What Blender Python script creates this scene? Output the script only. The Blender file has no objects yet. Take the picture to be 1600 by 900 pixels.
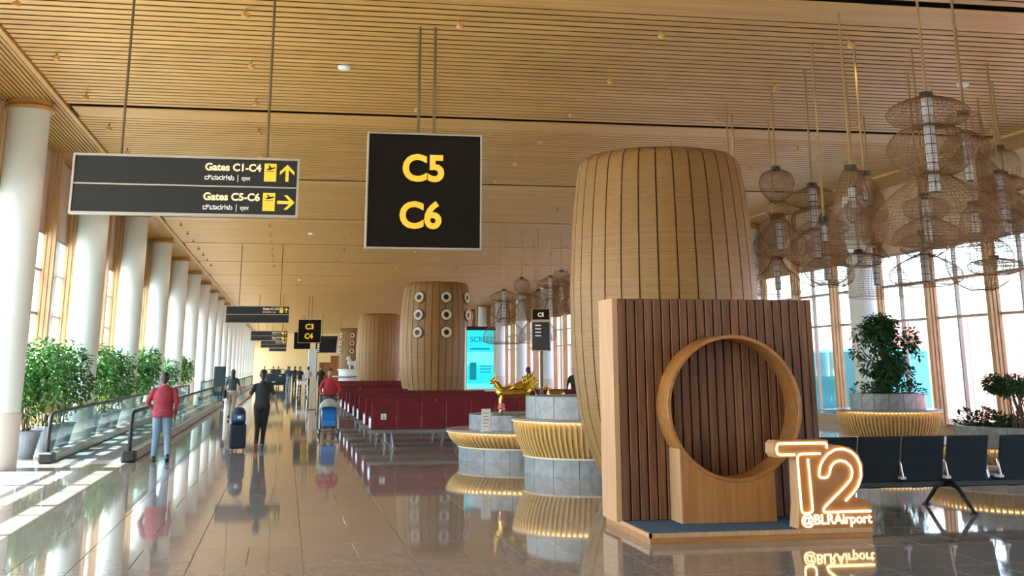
import bpy, bmesh, math, random
from mathutils import Vector, Matrix
random.seed(7)
S = bpy.context.scene
COL = S.collection
PI = math.pi
R = math.radians

# ------------------------------------------------------------------ camera
cam = bpy.data.cameras.new('camera')
cam.sensor_width = 36.0
cam.lens = 36.0 * 1831.35 / 1600.0
cam.shift_y = -369.0 / 1600.0            # the photograph is the lower part of a taller frame
cam.clip_end = 2000
camo = bpy.data.objects.new('camera', cam); COL.objects.link(camo)
yaw, pit, rol = .1854, .26111, -.002656
fw = Vector((math.sin(yaw)*math.cos(pit), math.cos(yaw)*math.cos(pit), math.sin(pit)))
rt = Vector((math.cos(yaw), -math.sin(yaw), 0)); up = rt.cross(fw)
r2 = rt*math.cos(rol) + up*math.sin(rol); u2 = -rt*math.sin(rol) + up*math.cos(rol)
M = Matrix((r2, u2, -fw)).transposed().to_4x4(); M.translation = (0, 0, 1.75)
camo.matrix_world = M
S.camera = camo

# ------------------------------------------------------------------ light
W = bpy.data.worlds.new('world'); S.world = W; W.use_nodes = True
wn = W.node_tree.nodes; wl = W.node_tree.links
bgn = wn['Background']
sky = wn.new('ShaderNodeTexSky'); sky.sky_type = 'NISHITA'; sky.sun_disc = False
sky.sun_elevation = R(57); sky.sun_rotation = R(-98); sky.air_density = 1.0; sky.dust_density = 2.5
wl.new(sky.outputs[0], bgn.inputs[0]); bgn.inputs[1].default_value = 1.55
sl = bpy.data.lights.new('sun', 'SUN'); sl.energy = 36; sl.angle = R(.6); sl.color = (1, .98, .94)
so = bpy.data.objects.new('sun', sl); COL.objects.link(so)
so.rotation_euler = Vector((.53, -.07, -.848)).to_track_quat('-Z', 'Y').to_euler()
S.view_settings.view_transform = 'Standard'; S.view_settings.look = 'None'
S.view_settings.gamma = 1; S.view_settings.use_curve_mapping = False
S.view_settings.exposure = 0.15
cy = S.cycles
cy.max_bounces = 8; cy.diffuse_bounces = 5; cy.glossy_bounces = 4; cy.transparent_max_bounces = 24
cy.transmission_bounces = 4; cy.caustics_reflective = False; cy.caustics_refractive = False
cy.sample_clamp_indirect = 6

# ------------------------------------------------------------------ mesh helpers
class MB:
    def __init__(s): s.v = []; s.f = []; s.m = []
    def add(s, vs, fs, mi=0):
        o = len(s.v); s.v += [tuple(v) for v in vs]
        for f in fs: s.f.append(tuple(i+o for i in f)); s.m.append(mi)
        return s
    def box(s, x0, x1, y0, y1, z0, z1, mi=0):
        return s.add([(x0,y0,z0),(x1,y0,z0),(x1,y1,z0),(x0,y1,z0),(x0,y0,z1),(x1,y0,z1),(x1,y1,z1),(x0,y1,z1)],
              [(0,3,2,1),(4,5,6,7),(0,1,5,4),(1,2,6,5),(2,3,7,6),(3,0,4,7)], mi)
    def rbox(s, x0, x1, y0, y1, z0, z1, b=.02, mi=0):
        # box with bevelled edges
        vs = []
        for z, i in ((z0, b), (z0+b, 0), (z1-b, 0), (z1, b)):
            a0, a1, c0, c1 = x0+i, x1-i, y0+i, y1-i
            vs += [(a0+b,c0,z),(a1-b,c0,z),(a1,c0+b,z),(a1,c1-b,z),(a1-b,c1,z),(a0+b,c1,z),(a0,c1-b,z),(a0,c0+b,z)]
        fs = [tuple(range(7,-1,-1)), tuple(range(24,32))]
        for k in range(3):
            for i in range(8):
                j = (i+1) % 8; fs.append((k*8+i, k*8+j, k*8+8+j, k*8+8+i))
        return s.add(vs, fs, mi)
    def tube(s, pts, r, n=8, mi=0, closed=False, cap=True):
        pts = [Vector(p) for p in pts]; N = len(pts)
        rs = r if isinstance(r, (list, tuple)) else [r]*N
        vs = []; prev = None
        for i, p in enumerate(pts):
            if closed: t = pts[(i+1) % N] - pts[i-1]
            else: t = pts[min(i+1, N-1)] - pts[max(i-1, 0)]
            if t.length < 1e-9: t = Vector((0,0,1))
            t.normalize()
            if prev is None:
                a = Vector((0,0,1)) if abs(t.z) < .9 else Vector((1,0,0))
                u = t.cross(a).normalized()
            else:
                u = (prev - t*prev.dot(t))
                u = u.normalized() if u.length > 1e-6 else t.orthogonal().normalized()
            prev = u; w = t.cross(u)
            for k in range(n):
                a = 2*PI*k/n; vs.append(p + (u*math.cos(a) + w*math.sin(a))*rs[i])
        fs = []
        for i in range(N if closed else N-1):
            j = (i+1) % N
            for k in range(n): fs.append((i*n+k, i*n+(k+1) % n, j*n+(k+1) % n, j*n+k))
        if cap and not closed: fs += [tuple(range(n-1,-1,-1)), tuple((N-1)*n+k for k in range(n))]
        return s.add(vs, fs, mi)
    def lathe(s, prof, n=32, c=(0,0,0), mi=0, cap=(True,True), closed=False):
        vs = []
        for r, z in prof:
            for k in range(n):
                a = 2*PI*k/n; vs.append((c[0]+r*math.cos(a), c[1]+r*math.sin(a), c[2]+z))
        fs = []; N = len(prof)
        for i in range(N if closed else N-1):
            j = (i+1) % N
            for k in range(n): fs.append((i*n+k, i*n+(k+1) % n, j*n+(k+1) % n, j*n+k))
        if not closed:
            if cap[0]: fs.append(tuple(range(n-1,-1,-1)))
            if cap[1]: fs.append(tuple((N-1)*n+k for k in range(n)))
        return s.add(vs, fs, mi)
    def ball(s, c, r, n=12, mi=0, sc=(1,1,1)):
        prof = [(max(1e-4, r*math.sin(PI*i/(n//2+2))), -r*math.cos(PI*i/(n//2+2))) for i in range(n//2+3)]
        o = len(s.v); s.lathe(prof, n, (0,0,0), mi, (False,False))
        for i in range(o, len(s.v)):
            v = s.v[i]; s.v[i] = (c[0]+v[0]*sc[0], c[1]+v[1]*sc[1], c[2]+v[2]*sc[2])
        return s
    def cone(s, p0, p1, r0, r1, n=10, mi=0):
        # capsule with two radii
        p0 = Vector(p0); p1 = Vector(p1); d = p1-p0; L = d.length
        if L < 1e-6: return s.ball(p0, r0, n, mi)
        t = d/L; pts = []; rs = []
        for a in (90, 60, 30): pts.append(p0 - t*r0*math.sin(R(a))); rs.append(max(1e-4, r0*math.cos(R(a))))
        pts += [p0, p1]; rs += [r0, r1]
        for a in (30, 60, 90): pts.append(p1 + t*r1*math.sin(R(a))); rs.append(max(1e-4, r1*math.cos(R(a))))
        return s.tube(pts, rs, n, mi)
    def loft(s, rings, n=16, mi=0):
        # rings of (x, y, z, rx, ry)
        vs = []
        for x, y, z, a, b in rings:
            for k in range(n):
                t = 2*PI*k/n; vs.append((x+a*math.cos(t), y+b*math.sin(t), z))
        fs = [tuple(range(n-1,-1,-1)), tuple((len(rings)-1)*n+k for k in range(n))]
        for i in range(len(rings)-1):
            for k in range(n): fs.append((i*n+k, i*n+(k+1) % n, i*n+n+(k+1) % n, i*n+n+k))
        return s.add(vs, fs, mi)
    def prism(s, poly, y0, y1, mi=0):
        # polygon in x,z pushed from y0 to y1
        n = len(poly)
        vs = [(x, y0, z) for x, z in poly] + [(x, y1, z) for x, z in poly]
        fs = [tuple(range(n)), tuple(range(2*n-1, n-1, -1))] + [(i, i+n, (i+1) % n+n, (i+1) % n) for i in range(n)]
        return s.add(vs, fs, mi)
    def move(s, d, o=0):
        s.v = s.v[:o] + [(v[0]+d[0], v[1]+d[1], v[2]+d[2]) for v in s.v[o:]]; return s
    def mesh(s, name):
        me = bpy.data.meshes.new(name); me.from_pydata(s.v, [], s.f); me.update()
        return me

def obj(name, mb, mat, parent=None, smooth=False, world=False, kind=None, fix=True):
    if isinstance(mb, MB):
        if world and parent is not None:
            l = parent.location; mb.move((-l.x, -l.y, -l.z))
        me = mb.mesh(name)
        if any(mb.m): me.polygons.foreach_set('material_index', mb.m)
        if fix:
            b = bmesh.new(); b.from_mesh(me); bmesh.ops.recalc_face_normals(b, faces=b.faces); b.to_mesh(me); b.free()
        if smooth:
            me.polygons.foreach_set('use_smooth', [True]*len(me.polygons))
            if smooth != 'all':
                try: me.set_sharp_from_angle(angle=R(40))
                except Exception: pass
    else: me = mb
    o = bpy.data.objects.new(name, me); COL.objects.link(o)
    for m in (mat if isinstance(mat, (list, tuple)) else [mat]):
        if m is not None and len(me.materials) < (len(mat) if isinstance(mat, (list, tuple)) else 1): me.materials.append(m)
    if parent is not None: o.parent = parent
    if kind: o['kind'] = kind
    return o
def tag(o, label, cat, group=None):
    o['label'] = label; o['category'] = cat
    if group: o['group'] = group
    return o
def thing(name, label, cat, loc=(0,0,0), rz=0, group=None):
    o = bpy.data.objects.new(name, None); COL.objects.link(o); o.location = loc; o.rotation_euler = (0,0,rz)
    o.empty_display_size = .1
    return tag(o, label, cat, group)
def copy_tree(o, loc=None, rz=None, label=None, group=None, sc=None):
    c = o.copy(); COL.objects.link(c)
    if loc is not None: c.location = loc
    if rz is not None: c.rotation_euler = (0,0,rz)
    if sc is not None: c.scale = (sc,sc,sc)
    if label: c['label'] = label
    if group: c['group'] = group
    for ch in [x for x in o.children]:
        d = copy_tree(ch); d.parent = c
    return c
ORD = ['nearest','second','third','fourth','fifth','sixth','seventh','eighth','ninth','tenth','eleventh','twelfth',
       'thirteenth','fourteenth','fifteenth','sixteenth','seventeenth','eighteenth','nineteenth','twentieth']

# ------------------------------------------------------------------ materials
def mat(name, col, rough=.5, metal=0., spec=.5, emit=None, es=0., alpha=None):
    m = bpy.data.materials.new(name); m.use_nodes = True
    b = m.node_tree.nodes['Principled BSDF']
    b.inputs['Base Color'].default_value = (*col, 1); b.inputs['Roughness'].default_value = rough
    b.inputs['Metallic'].default_value = metal; b.inputs['Specular IOR Level'].default_value = spec
    if emit: b.inputs['Emission Color'].default_value = (*emit, 1); b.inputs['Emission Strength'].default_value = es
    return m
def noisy(name, c1, c2, scale=(1,1,1), freq=5., rough=.5, detail=4., spec=.5, metal=0., bump=0., contrast=(.35,.65), rnd=0.):
    m = mat(name, c1, rough, metal, spec); nt = m.node_tree; b = nt.nodes['Principled BSDF']
    tc = nt.nodes.new('ShaderNodeTexCoord'); mp = nt.nodes.new('ShaderNodeMapping'); mp.inputs['Scale'].default_value = scale
    nz = nt.nodes.new('ShaderNodeTexNoise'); nz.inputs['Scale'].default_value = freq; nz.inputs['Detail'].default_value = detail
    cr = nt.nodes.new('ShaderNodeValToRGB')
    cr.color_ramp.elements[0].position = contrast[0]; cr.color_ramp.elements[0].color = (*c1, 1)
    cr.color_ramp.elements[1].position = contrast[1]; cr.color_ramp.elements[1].color = (*c2, 1)
    L = nt.links.new
    L(tc.outputs['Object'], mp.inputs[0]); L(mp.outputs[0], nz.inputs['Vector']); L(nz.outputs[0], cr.inputs[0])
    out = cr.outputs[0]
    if rnd:
        oi = nt.nodes.new('ShaderNodeObjectInfo'); hs = nt.nodes.new('ShaderNodeHueSaturation')
        mr = nt.nodes.new('ShaderNodeMapRange'); mr.inputs[3].default_value = 1-rnd; mr.inputs[4].default_value = 1+rnd
        L(oi.outputs['Random'], mr.inputs[0]); L(mr.outputs[0], hs.inputs['Value']); L(out, hs.inputs['Color']); out = hs.outputs[0]
    L(out, b.inputs['Base Color'])
    if bump:
        bp = nt.nodes.new('ShaderNodeBump'); bp.inputs['Strength'].default_value = bump; bp.inputs['Distance'].default_value = .01
        L(nz.outputs[0], bp.inputs['Height']); L(bp.outputs[0], b.inputs['Normal'])
    return m
def glass(name, tint=(.9,.95,.95), refl=.08):
    m = bpy.data.materials.new(name); m.use_nodes = True; nt = m.node_tree; nt.nodes.clear()
    o = nt.nodes.new('ShaderNodeOutputMaterial'); t = nt.nodes.new('ShaderNodeBsdfTransparent'); g = nt.nodes.new('ShaderNodeBsdfGlossy')
    lw = nt.nodes.new('ShaderNodeLayerWeight'); lw.inputs[0].default_value = .5
    t.inputs[0].default_value = (*tint, 1); g.inputs['Roughness'].default_value = .01
    mx = nt.nodes.new('ShaderNodeMixShader'); L = nt.links.new
    pw = nt.nodes.new('ShaderNodeMath'); pw.operation = 'POWER'; pw.inputs[1].default_value = 5
    mu = nt.nodes.new('ShaderNodeMath'); mu.operation = 'MULTIPLY_ADD'; mu.inputs[1].default_value = .9*refl; mu.inputs[2].default_value = .04*refl
    L(lw.outputs['Facing'], pw.inputs[0]); L(pw.outputs[0], mu.inputs[0])
    L(mu.outputs[0], mx.inputs[0]); L(t.outputs[0], mx.inputs[1]); L(g.outputs[0], mx.inputs[2]); L(mx.outputs[0], o.inputs[0])
    return m
def emis(name, col, st):
    m = bpy.data.materials.new(name); m.use_nodes = True; nt = m.node_tree; nt.nodes.clear()
    o = nt.nodes.new('ShaderNodeOutputMaterial'); e = nt.nodes.new('ShaderNodeEmission')
    e.inputs[0].default_value = (*col, 1); e.inputs[1].default_value = st; nt.links.new(e.outputs[0], o.inputs[0]); return m

MT = {}
MT['ceil'] = noisy('ceiling_bamboo', (.46,.26,.064), (.60,.36,.10), (.35,7.7,1), 1.0, .42, 2., .4, contrast=(.3,.7))
MT['soffit'] = noisy('soffit_bamboo', (.46,.265,.075), (.60,.365,.115), (7.,.3,1), 1.0, .42, 2., .4, contrast=(.3,.7))
MT['void'] = mat('gap_shade_backing', (.03,.018,.008), .9)  # shade between the ceiling slats, put into the backing's colour
MT['granite'] = noisy('polished_granite', (.245,.228,.20), (.33,.31,.275), (1,1,1), 9., .045, 6., .6, contrast=(.3,.7), rnd=.07)
MT['joint'] = mat('tile_joint', (.10,.085,.07), .6)
MT['white'] = noisy('white_plaster', (.62,.72,.71), (.68,.77,.755), (1,1,.3), 2., .45)  # cool daylight tint mixed into the plaster white
MT['colbase'] = mat('column_base_stone', (.60,.59,.54), .4)
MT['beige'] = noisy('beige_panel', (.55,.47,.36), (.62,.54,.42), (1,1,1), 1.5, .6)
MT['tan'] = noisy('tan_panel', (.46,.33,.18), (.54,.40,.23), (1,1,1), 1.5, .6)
MT['fin'] = noisy('mullion_timber', (.50,.30,.13), (.64,.42,.21), (14,14,.5), 2., .5)
MT['finlight'] = noisy('mullion_pale_timber', (.70,.54,.34), (.80,.64,.42), (14,14,.5), 2., .5)
MT['frame'] = mat('window_frame_metal', (.34,.31,.27), .4, .3)
MT['glass'] = glass('window_glass', (.93,.96,.97), 1.0)
MT['bglass'] = glass('balustrade_glass', (.78,.90,.91), .55)
MT['stave'] = noisy('woven_bamboo', (.255,.142,.043), (.335,.196,.066), (1,1,22), 3.2, .5, 3., .45, bump=.06, rnd=.05)
MT['gapdark'] = mat('dark_seam', (.09,.055,.03), .8)
MT['cream'] = mat('cream_ring', (.78,.72,.58), .5)
MT['black'] = mat('black_void', (.012,.012,.012), .5)
MT['slatdark'] = noisy('walnut_batten', (.115,.048,.02), (.215,.095,.04), (16,16,.7), 2., .5, 4., rnd=.22)
MT['slatback'] = mat('walnut_backing', (.17,.075,.03), .7)
MT['oak'] = noisy('oak_veneer', (.33,.14,.034), (.46,.205,.058), (.7,9,9), 2., .45, 4.)
MT['oakv'] = noisy('oak_veneer_upright', (.37,.16,.04), (.49,.225,.062), (9,9,.6), 2., .45, 4.)
MT['edge'] = noisy('pale_oak_edge', (.50,.29,.14), (.60,.36,.18), (9,9,.6), 2., .45)
MT['carpet'] = noisy('blue_carpet', (.055,.10,.17), (.10,.16,.24), (1,1,1), 90., .95, 2., .1)
MT['neon'] = emis('neon_tube', (1,.70,.28), 5.)
MT['neontext'] = emis('lit_letters', (1,.80,.42), 2.6)
MT['t2face'] = noisy('lit_sign_face', (.30,.13,.045), (.36,.16,.055), (1,1,1), 6., .5)
MT['signblk'] = mat('sign_black', (.010,.008,.006), .5, spec=.15)
MT['signgry'] = mat('sign_charcoal', (.026,.030,.030), .4, spec=.35)
MT['alu'] = mat('aluminium', (.62,.60,.54), .35, .6)
MT['yellow'] = mat('sign_yellow', (.85,.56,.05), .5, emit=(.9,.58,.05), es=.35)
MT['cream_txt'] = mat('sign_cream', (.9,.78,.45), .5, emit=(.95,.8,.42), es=.4)
MT['white_txt'] = mat('sign_white', (.85,.85,.82), .5, emit=(.9,.9,.85), es=.3)
MT['rod'] = mat('brass_rod', (.36,.24,.09), .4, .5)
MT['rodd'] = mat('dark_rod', (.16,.11,.06), .45, .4)
MT['wire'] = noisy('copper_wire', (.21,.11,.05), (.32,.18,.085), (1,1,1), 6., .5, 2., .4, .3)
MT['tubew'] = mat('lamp_tube', (.50,.50,.50), .5, emit=(1,.95,.85), es=.06)
MT['cap'] = mat('lamp_cap', (.06,.05,.04), .5, .5)
MT['stone'] = noisy('grey_granite', (.22,.245,.255), (.32,.345,.35), (1,1,1), 8., .35, 6., .5, rnd=.08)
MT['bench'] = mat('bench_top', (.30,.27,.23), .25)
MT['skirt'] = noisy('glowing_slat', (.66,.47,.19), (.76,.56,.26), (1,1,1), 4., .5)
MT['led'] = emis('warm_led', (1,.74,.36), 9.)
MT['rim'] = mat('bench_rim', (.80,.66,.42), .4)
MT['soil'] = noisy('soil', (.05,.035,.02), (.09,.06,.04), (1,1,1), 20., .95)
MT['leaf'] = noisy('leaf_green', (.035,.14,.03), (.10,.30,.06), (1,1,1), 5., .45, 3., .4, contrast=(.3,.7))
MT['leafd'] = noisy('leaf_dark', (.018,.075,.022), (.05,.16,.045), (1,1,1), 5., .45, 3., .4, contrast=(.3,.7))
MT['leafy'] = noisy('leaf_yellowish', (.16,.22,.04), (.34,.36,.08), (1,1,1), 5., .5, 3., .4)
MT['bark'] = noisy('bark', (.12,.08,.05), (.2,.15,.1), (1,1,.3), 20., .9)
MT['pot'] = noisy('grey_pot', (.22,.26,.30), (.30,.34,.38), (1,1,1), 5., .5)
MT['red'] = noisy('red_upholstery', (.125,.006,.012), (.17,.009,.016), (1,1,1), 3., .5, rnd=.12)
MT['maroon'] = mat('maroon_upholstery', (.15,.022,.045), .55)
MT['seatblk'] = noisy('black_mesh_fabric', (.010,.020,.028), (.018,.032,.042), (1,1,1), 60., .45, 2., .4)
MT['chrome'] = mat('brushed_metal', (.60,.62,.62), .28, .9)
MT['greymet'] = mat('grey_beam', (.33,.36,.36), .4, .5)
MT['rubber'] = mat('black_rubber', (.02,.022,.024), .45)
MT['teal'] = mat('dark_teal_fabric', (.02,.045,.05), .7)
MT['belt'] = mat('walkway_belt', (.10,.12,.13), .5)
MT['steel'] = mat('walkway_steel', (.42,.42,.40), .35, .7)
MT['gold'] = noisy('gilded_metal', (.60,.36,.06), (.85,.58,.14), (1,1,1), 8., .22, 3., .5, 1., bump=.4)
MT['goldy'] = mat('yellow_gilding', (.80,.58,.05), .35, .5)
MT['pink'] = mat('pink_flower', (.70,.20,.24), .7)
MT['paper'] = mat('white_card', (.8,.82,.8), .5)
MT['ink'] = mat('grey_ink', (.25,.28,.30), .6)
MT['skin'] = mat('skin', (.33,.17,.10), .5)
MT['skin2'] = mat('skin_fair', (.45,.26,.17), .5)
MT['hair'] = mat('black_hair', (.012,.010,.010), .5)
MT['jacket'] = noisy('maroon_jacket', (.24,.022,.04), (.32,.035,.055), (1,1,1), 4., .75, bump=.3)
MT['jeans'] = noisy('light_jeans', (.15,.25,.34), (.24,.35,.44), (1,1,.4), 5., .8)
MT['blackcl'] = noisy('black_cloth', (.012,.016,.018), (.022,.028,.03), (1,1,1), 5., .8)
MT['greycl'] = mat('slate_cloth', (.05,.07,.09), .8)
MT['beigecl'] = mat('beige_cloth', (.45,.38,.30), .8)
MT['redshirt'] = mat('red_shirt', (.40,.02,.035), .7)
MT['whitecl'] = mat('white_cloth', (.62,.66,.70), .8)
MT['navy'] = mat('navy_fabric', (.012,.028,.055), .6)
MT['bluebag'] = mat('blue_bag', (.03,.16,.32), .6)
MT['coral'] = mat('coral_sole', (.75,.16,.10), .6)
MT['bluesh'] = mat('blue_shoe', (.03,.28,.42), .6)
MT['sage'] = mat('pale_sage_fabric', (.42,.46,.38), .8)
MT['sky'] = mat('bright_blue_fabric', (.02,.22,.62), .7)
MT['screen'] = mat('cyan_screen', (.02,.2,.22), .3, emit=(.02,.75,.85), es=1.0)
MT['screenlt'] = mat('pale_cyan_screen', (.05,.3,.3), .3, emit=(.15,.95,1.0), es=1.0)
MT['screenink'] = mat('screen_ink', (.0,.1,.14), .3, emit=(0,.28,.38), es=.8)
MT['navyscr'] = mat('navy_screen', (.006,.010,.022), .25)
MT['wallend'] = mat('yellow_lit_wall', (.82,.66,.34), .7)  # yellow light on the end wall is painted into its colour
MT['wood'] = noisy('orange_wood', (.40,.16,.04), (.50,.22,.06), (9,9,.6), 2., .5)
MT['concrete'] = noisy('apron_concrete', (.42,.41,.39), (.52,.51,.49), (1,1,1), .3, .9)
MT['redclad'] = noisy('red_cladding', (.36,.09,.08), (.47,.22,.20), (.02,1.1,.05), 1.6, .7, 2., contrast=(.4,.6))
MT['palepaint'] = mat('pale_cladding', (.50,.33,.31), .7)
MT['cyan'] = mat('cyan_paint', (.08,.56,.66), .5)

# ------------------------------------------------------------------ text helper
def text_mesh(body, size, bold=0., ext=.004):
    cu = bpy.data.curves.new('t', 'FONT'); cu.body = body; cu.size = size; cu.extrude = ext; cu.offset = bold; cu.resolution_u = 4
    o = bpy.data.objects.new('t', cu); COL.objects.link(o)
    dg = bpy.context.evaluated_depsgraph_get(); dg.update()
    me = bpy.data.meshes.new_from_object(o.evaluated_get(dg))
    bpy.data.objects.remove(o); bpy.data.curves.remove(cu)
    for v in me.vertices: v.co = (v.co.x, -v.co.z, v.co.y)          # upright, reading from -Y
    return me
def text(name, body, size, x, y, z, m, parent, bold=0., width=None, align='L', ext=.004, height=None):
    me = text_mesh(body, size, bold, ext)
    if not len(me.vertices): return None
    x0 = min(v.co.x for v in me.vertices); x1 = max(v.co.x for v in me.vertices)
    z0 = min(v.co.z for v in me.vertices); z1 = max(v.co.z for v in me.vertices)
    sx = width/(x1-x0) if width else 1
    sz = height/(z1-z0) if height else sx
    dx = {'L': 0, 'C': -(x1-x0)*sx/2, 'R': -(x1-x0)*sx}[align]
    for v in me.vertices: v.co = ((v.co.x-x0)*sx+dx+x, v.co.y+y, (v.co.z-(z0 if height else 0))*sz+z)
    me.materials.clear()
    return obj(name, me, m, parent)

# ------------------------------------------------------------------ the hall
XL, XR = -5.6, 16.6              # window planes
CL, CR = -4.38, 15.38            # ceiling edges, soffits beyond
Y0, Y1 = -14.0, 192.0
ZC = 6.6
def struct(name, mb, m, parent=None, **k):
    o = obj(name, mb, m, parent, **k)
    if parent is None: o['kind'] = 'structure'
    return o
apron = struct('floor_apron', MB().box(-400,400,-200,500,-.8,-.5), MT['concrete'])
floor = struct('floor', MB().box(XL-.2,XR+.2,Y0,Y1,-.3,-.012), MT['joint'])
TX, TY = 1.02, 1.22
tiles = []
def view_ok(x, y):
    return y > 8.5 and -.30*y-1.2 < x < .63*y+1.2
far = MB(); nx0 = math.floor((XL-.24)/TX); k = 0
j = 0
y = 9.22
cand = []
rows = []
yy = 9.22 - 19*TY
while yy < Y1:
    half = (round((yy-9.22)/TY) % 2 == 0)
    x = .24 + nx0*TX
    while x < XR:
        for a, b in (((x, x+TX/2), (x+TX/2, x+TX)) if half else ((x, x+TX),)):
            a2 = max(a, XL); b2 = min(b, XR)
            if b2-a2 > .05: cand.append((a2, b2, yy, yy+TY))
        x += TX
    yy += TY
vis = [c for c in cand if view_ok((c[0]+c[1])/2, c[2])]
vis.sort(key=lambda c: c[2]*1.0)
near = set(vis[:290])
tmesh = {}
for c in cand:
    a, b, p, q = c
    if c in near:
        key = (round(b-a, 3),)
        if key not in tmesh:
            w = b-a; tmesh[key] = MB().rbox(-w/2+.0025, w/2-.0025, -TY/2+.0025, TY/2-.0025, -.02, 0, .0022).mesh('tile')
        o = obj('tile', tmesh[key], MT['granite'], floor); o.location = ((a+b)/2, (p+q)/2, 0)
        o.rotation_euler = (random.uniform(-.0007,.0007), random.uniform(-.0007,.0007), 0)
    else: far.box(a+.0025, b-.0025, p+.0025, q-.0025, -.02, 0)
obj('tile_field', far, MT['granite'], floor, kind='stuff', fix=False)

# ceiling: backing painted dark as gap shade, cross slats in bays, a wide plank at each bay's start
ceil = struct('ceiling', MB().box(XL-.2,XR+.2,Y0,Y1,ZC+.16,ZC+.4), MT['void'])
BAY = 8.85
kb = -5
while 23.1 + kb*BAY < Y1:
    ys = 23.1 + kb*BAY; ye = min(ys+BAY, Y1); kb += 1
    if ye < Y0+.5: continue
    ys = max(ys, Y0)
    obj('plank', MB().box(CL+.1, CR-.1, ys+.24, ys+1.20, ZC, ZC+.02), MT['ceil'], ceil)
    f = MB(); y = ys + 1.26
    while y + .2 < ye:
        f.box(CL+.06, CR-.06, y, y+(.19 if kb < 2 else .222), ZC, ZC+.009); y += .2625
    obj('slat_field', f, MT['ceil'], ceil, kind='stuff', fix=False)
for side, a, b in (('left', XL, CL), ('right', CR, XR)):
    n = 15; w = (b-a)/n
    for i in range(n):
        obj('slat', MB().box(a+i*w+.012, a+(i+1)*w-.012, Y0, Y1, ZC-.012, ZC+.05), MT['soffit'], ceil)
    xx = CL if side == 'left' else CR
    struct('trim_'+side+'_ceiling_edge', MB().box(xx-.045, xx+.045, Y0, Y1, ZC-.05, ZC+.15), MT['soffit'])

# window walls
HEAD = 4.72; SILL = .22
BW = 2.8
def win_parts(X, s, y, mbs):
    # one bay from y to y+BW on the wall at X; s = +1 when the hall lies on +X
    fr, pane, fin, finl = mbs
    fin.box(min(X+s*.02,X+s*.10), max(X+s*.02,X+s*.10), y-.075, y+.075, SILL, ZC-.02)
    fin.box(min(X+s*.14,X+s*.20), max(X+s*.14,X+s*.20), y-.075, y+.075, SILL, ZC-.02)
    fin.box(min(X+s*.24,X+s*.30), max(X+s*.24,X+s*.30), y-.075, y+.075, SILL, ZC-.02)
    finl.box(min(X+s*.02,X+s*.28), max(X+s*.02,X+s*.28), y-.045, y+.045, SILL, ZC-.02)
    sm = y+BW-1.0
    fr.box(X-.05, X+.05, sm-.03, sm+.03, SILL, HEAD)
    for z in (SILL+.03, 2.9, 3.86, HEAD-.03): fr.box(X-.045, X+.045, y+.06, y+BW-.06, z-.03, z+.03)
    for z in (3.86,): fr.box(min(X-s*.05,X-s*.30), max(X-s*.05,X-s*.30), y, y+BW, z-.02, z+.02)
    for z0, z1 in ((SILL, 2.9), (2.9, 3.86), (3.86, HEAD)):
        for c, d in ((y+.06, sm-.03), (sm+.03, y+BW-.06)): pane.append((c, d, z0, z1))
wn_ = 0
for side, X, s in (('left', XL, 1), ('right', XR, -1)):
    lo, hi = min(X, X-s*.2), max(X, X-s*.2)
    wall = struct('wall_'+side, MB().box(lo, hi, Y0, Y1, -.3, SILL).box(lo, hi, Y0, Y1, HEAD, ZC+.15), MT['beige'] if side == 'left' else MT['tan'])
    # header panels with open joints
    y = 23 - BW*13
    F = [MB(), MB(), MB(), MB()]; FP = []
    while y < Y1:
        near_b = 13 < y < 62
        mbs = (MB(), FP if not near_b else [], MB(), MB()) if near_b else (F[0], FP, F[2], F[3])
        win_parts(X, s, y, mbs)
        if near_b:
            wn_ += 1
            obj('panel', MB().box(min(X,X+s*.025), max(X,X+s*.025), y+.08, y+BW-.08, HEAD+.02, ZC-.03), MT['beige'] if side == 'left' else MT['tan'], wall)
            w = struct('window_%d' % wn_, mbs[0], MT['frame'])
            for c, d, z0, z1 in mbs[1]:
                obj('pane', MB().box(X-.006, X+.006, c, d, z0+.02, z1-.02), MT['glass'], w)
            obj('mullion', mbs[2], MT['fin'], w); obj('mullion_core', mbs[3], MT['finlight'], w)
        y += BW
    wn_ += 1
    w = struct('window_%d' % wn_, F[0], MT['frame'])
    p = MB()
    for c, d, z0, z1 in FP: p.box(X-.006, X+.006, c, d, z0, z1)
    obj('pane_row', p, MT['glass'], w, kind='stuff', fix=False)
    obj('mullion_row', F[2], MT['fin'], w, kind='stuff', fix=False); obj('mullion_core_row', F[3], MT['finlight'], w, kind='stuff', fix=False)
struct('wall_far', MB().box(XL-.2, XR+.2, Y1-.3, Y1, -.3, ZC+.2), MT['wallend'])
struct('wall_back', MB().box(XL-.2, XR+.2, Y0-.2, Y0, -.3, ZC+.2), MT['beige'])

# columns
def column(x, y, label):
    t = thing('round_column', label, 'column', (x, y, 0), 0, None)
    obj('shaft', MB().lathe([(.372,.96),(.372,6.42)], 40, cap=(False,False)), MT['white'], t, smooth=True)
    obj('base', MB().lathe([(.392,0),(.392,.94),(.372,.96)], 40), MT['colbase'], t, smooth=True)
    obj('collar', MB().lathe([(.375,6.40),(.45,6.40),(.45,6.46),(.40,6.50),(.40,6.588)], 40), MT['soffit'], t, smooth=True)
    return t
names = ORD
for i in range(20):
    y = 23 + 8.4*i
    l = ('nearest white round column, cut by the left edge of the photo' if i == 0 else
         '%s white round column along the left windows, counted from the front' % names[i])
    if i == 0: c0 = column(-4.96, y, l)
    else: copy_tree(c0, (-4.96, y, 0), 0, l)
for i in range(12):
    y = 31.4 + 8.4*i
    copy_tree(c0, (15.95, y, 0), 0, ('white round column behind the potted tree by the right windows' if i == 0 else
        '%s white round column along the right windows, counted from the front' % names[i]))

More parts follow.
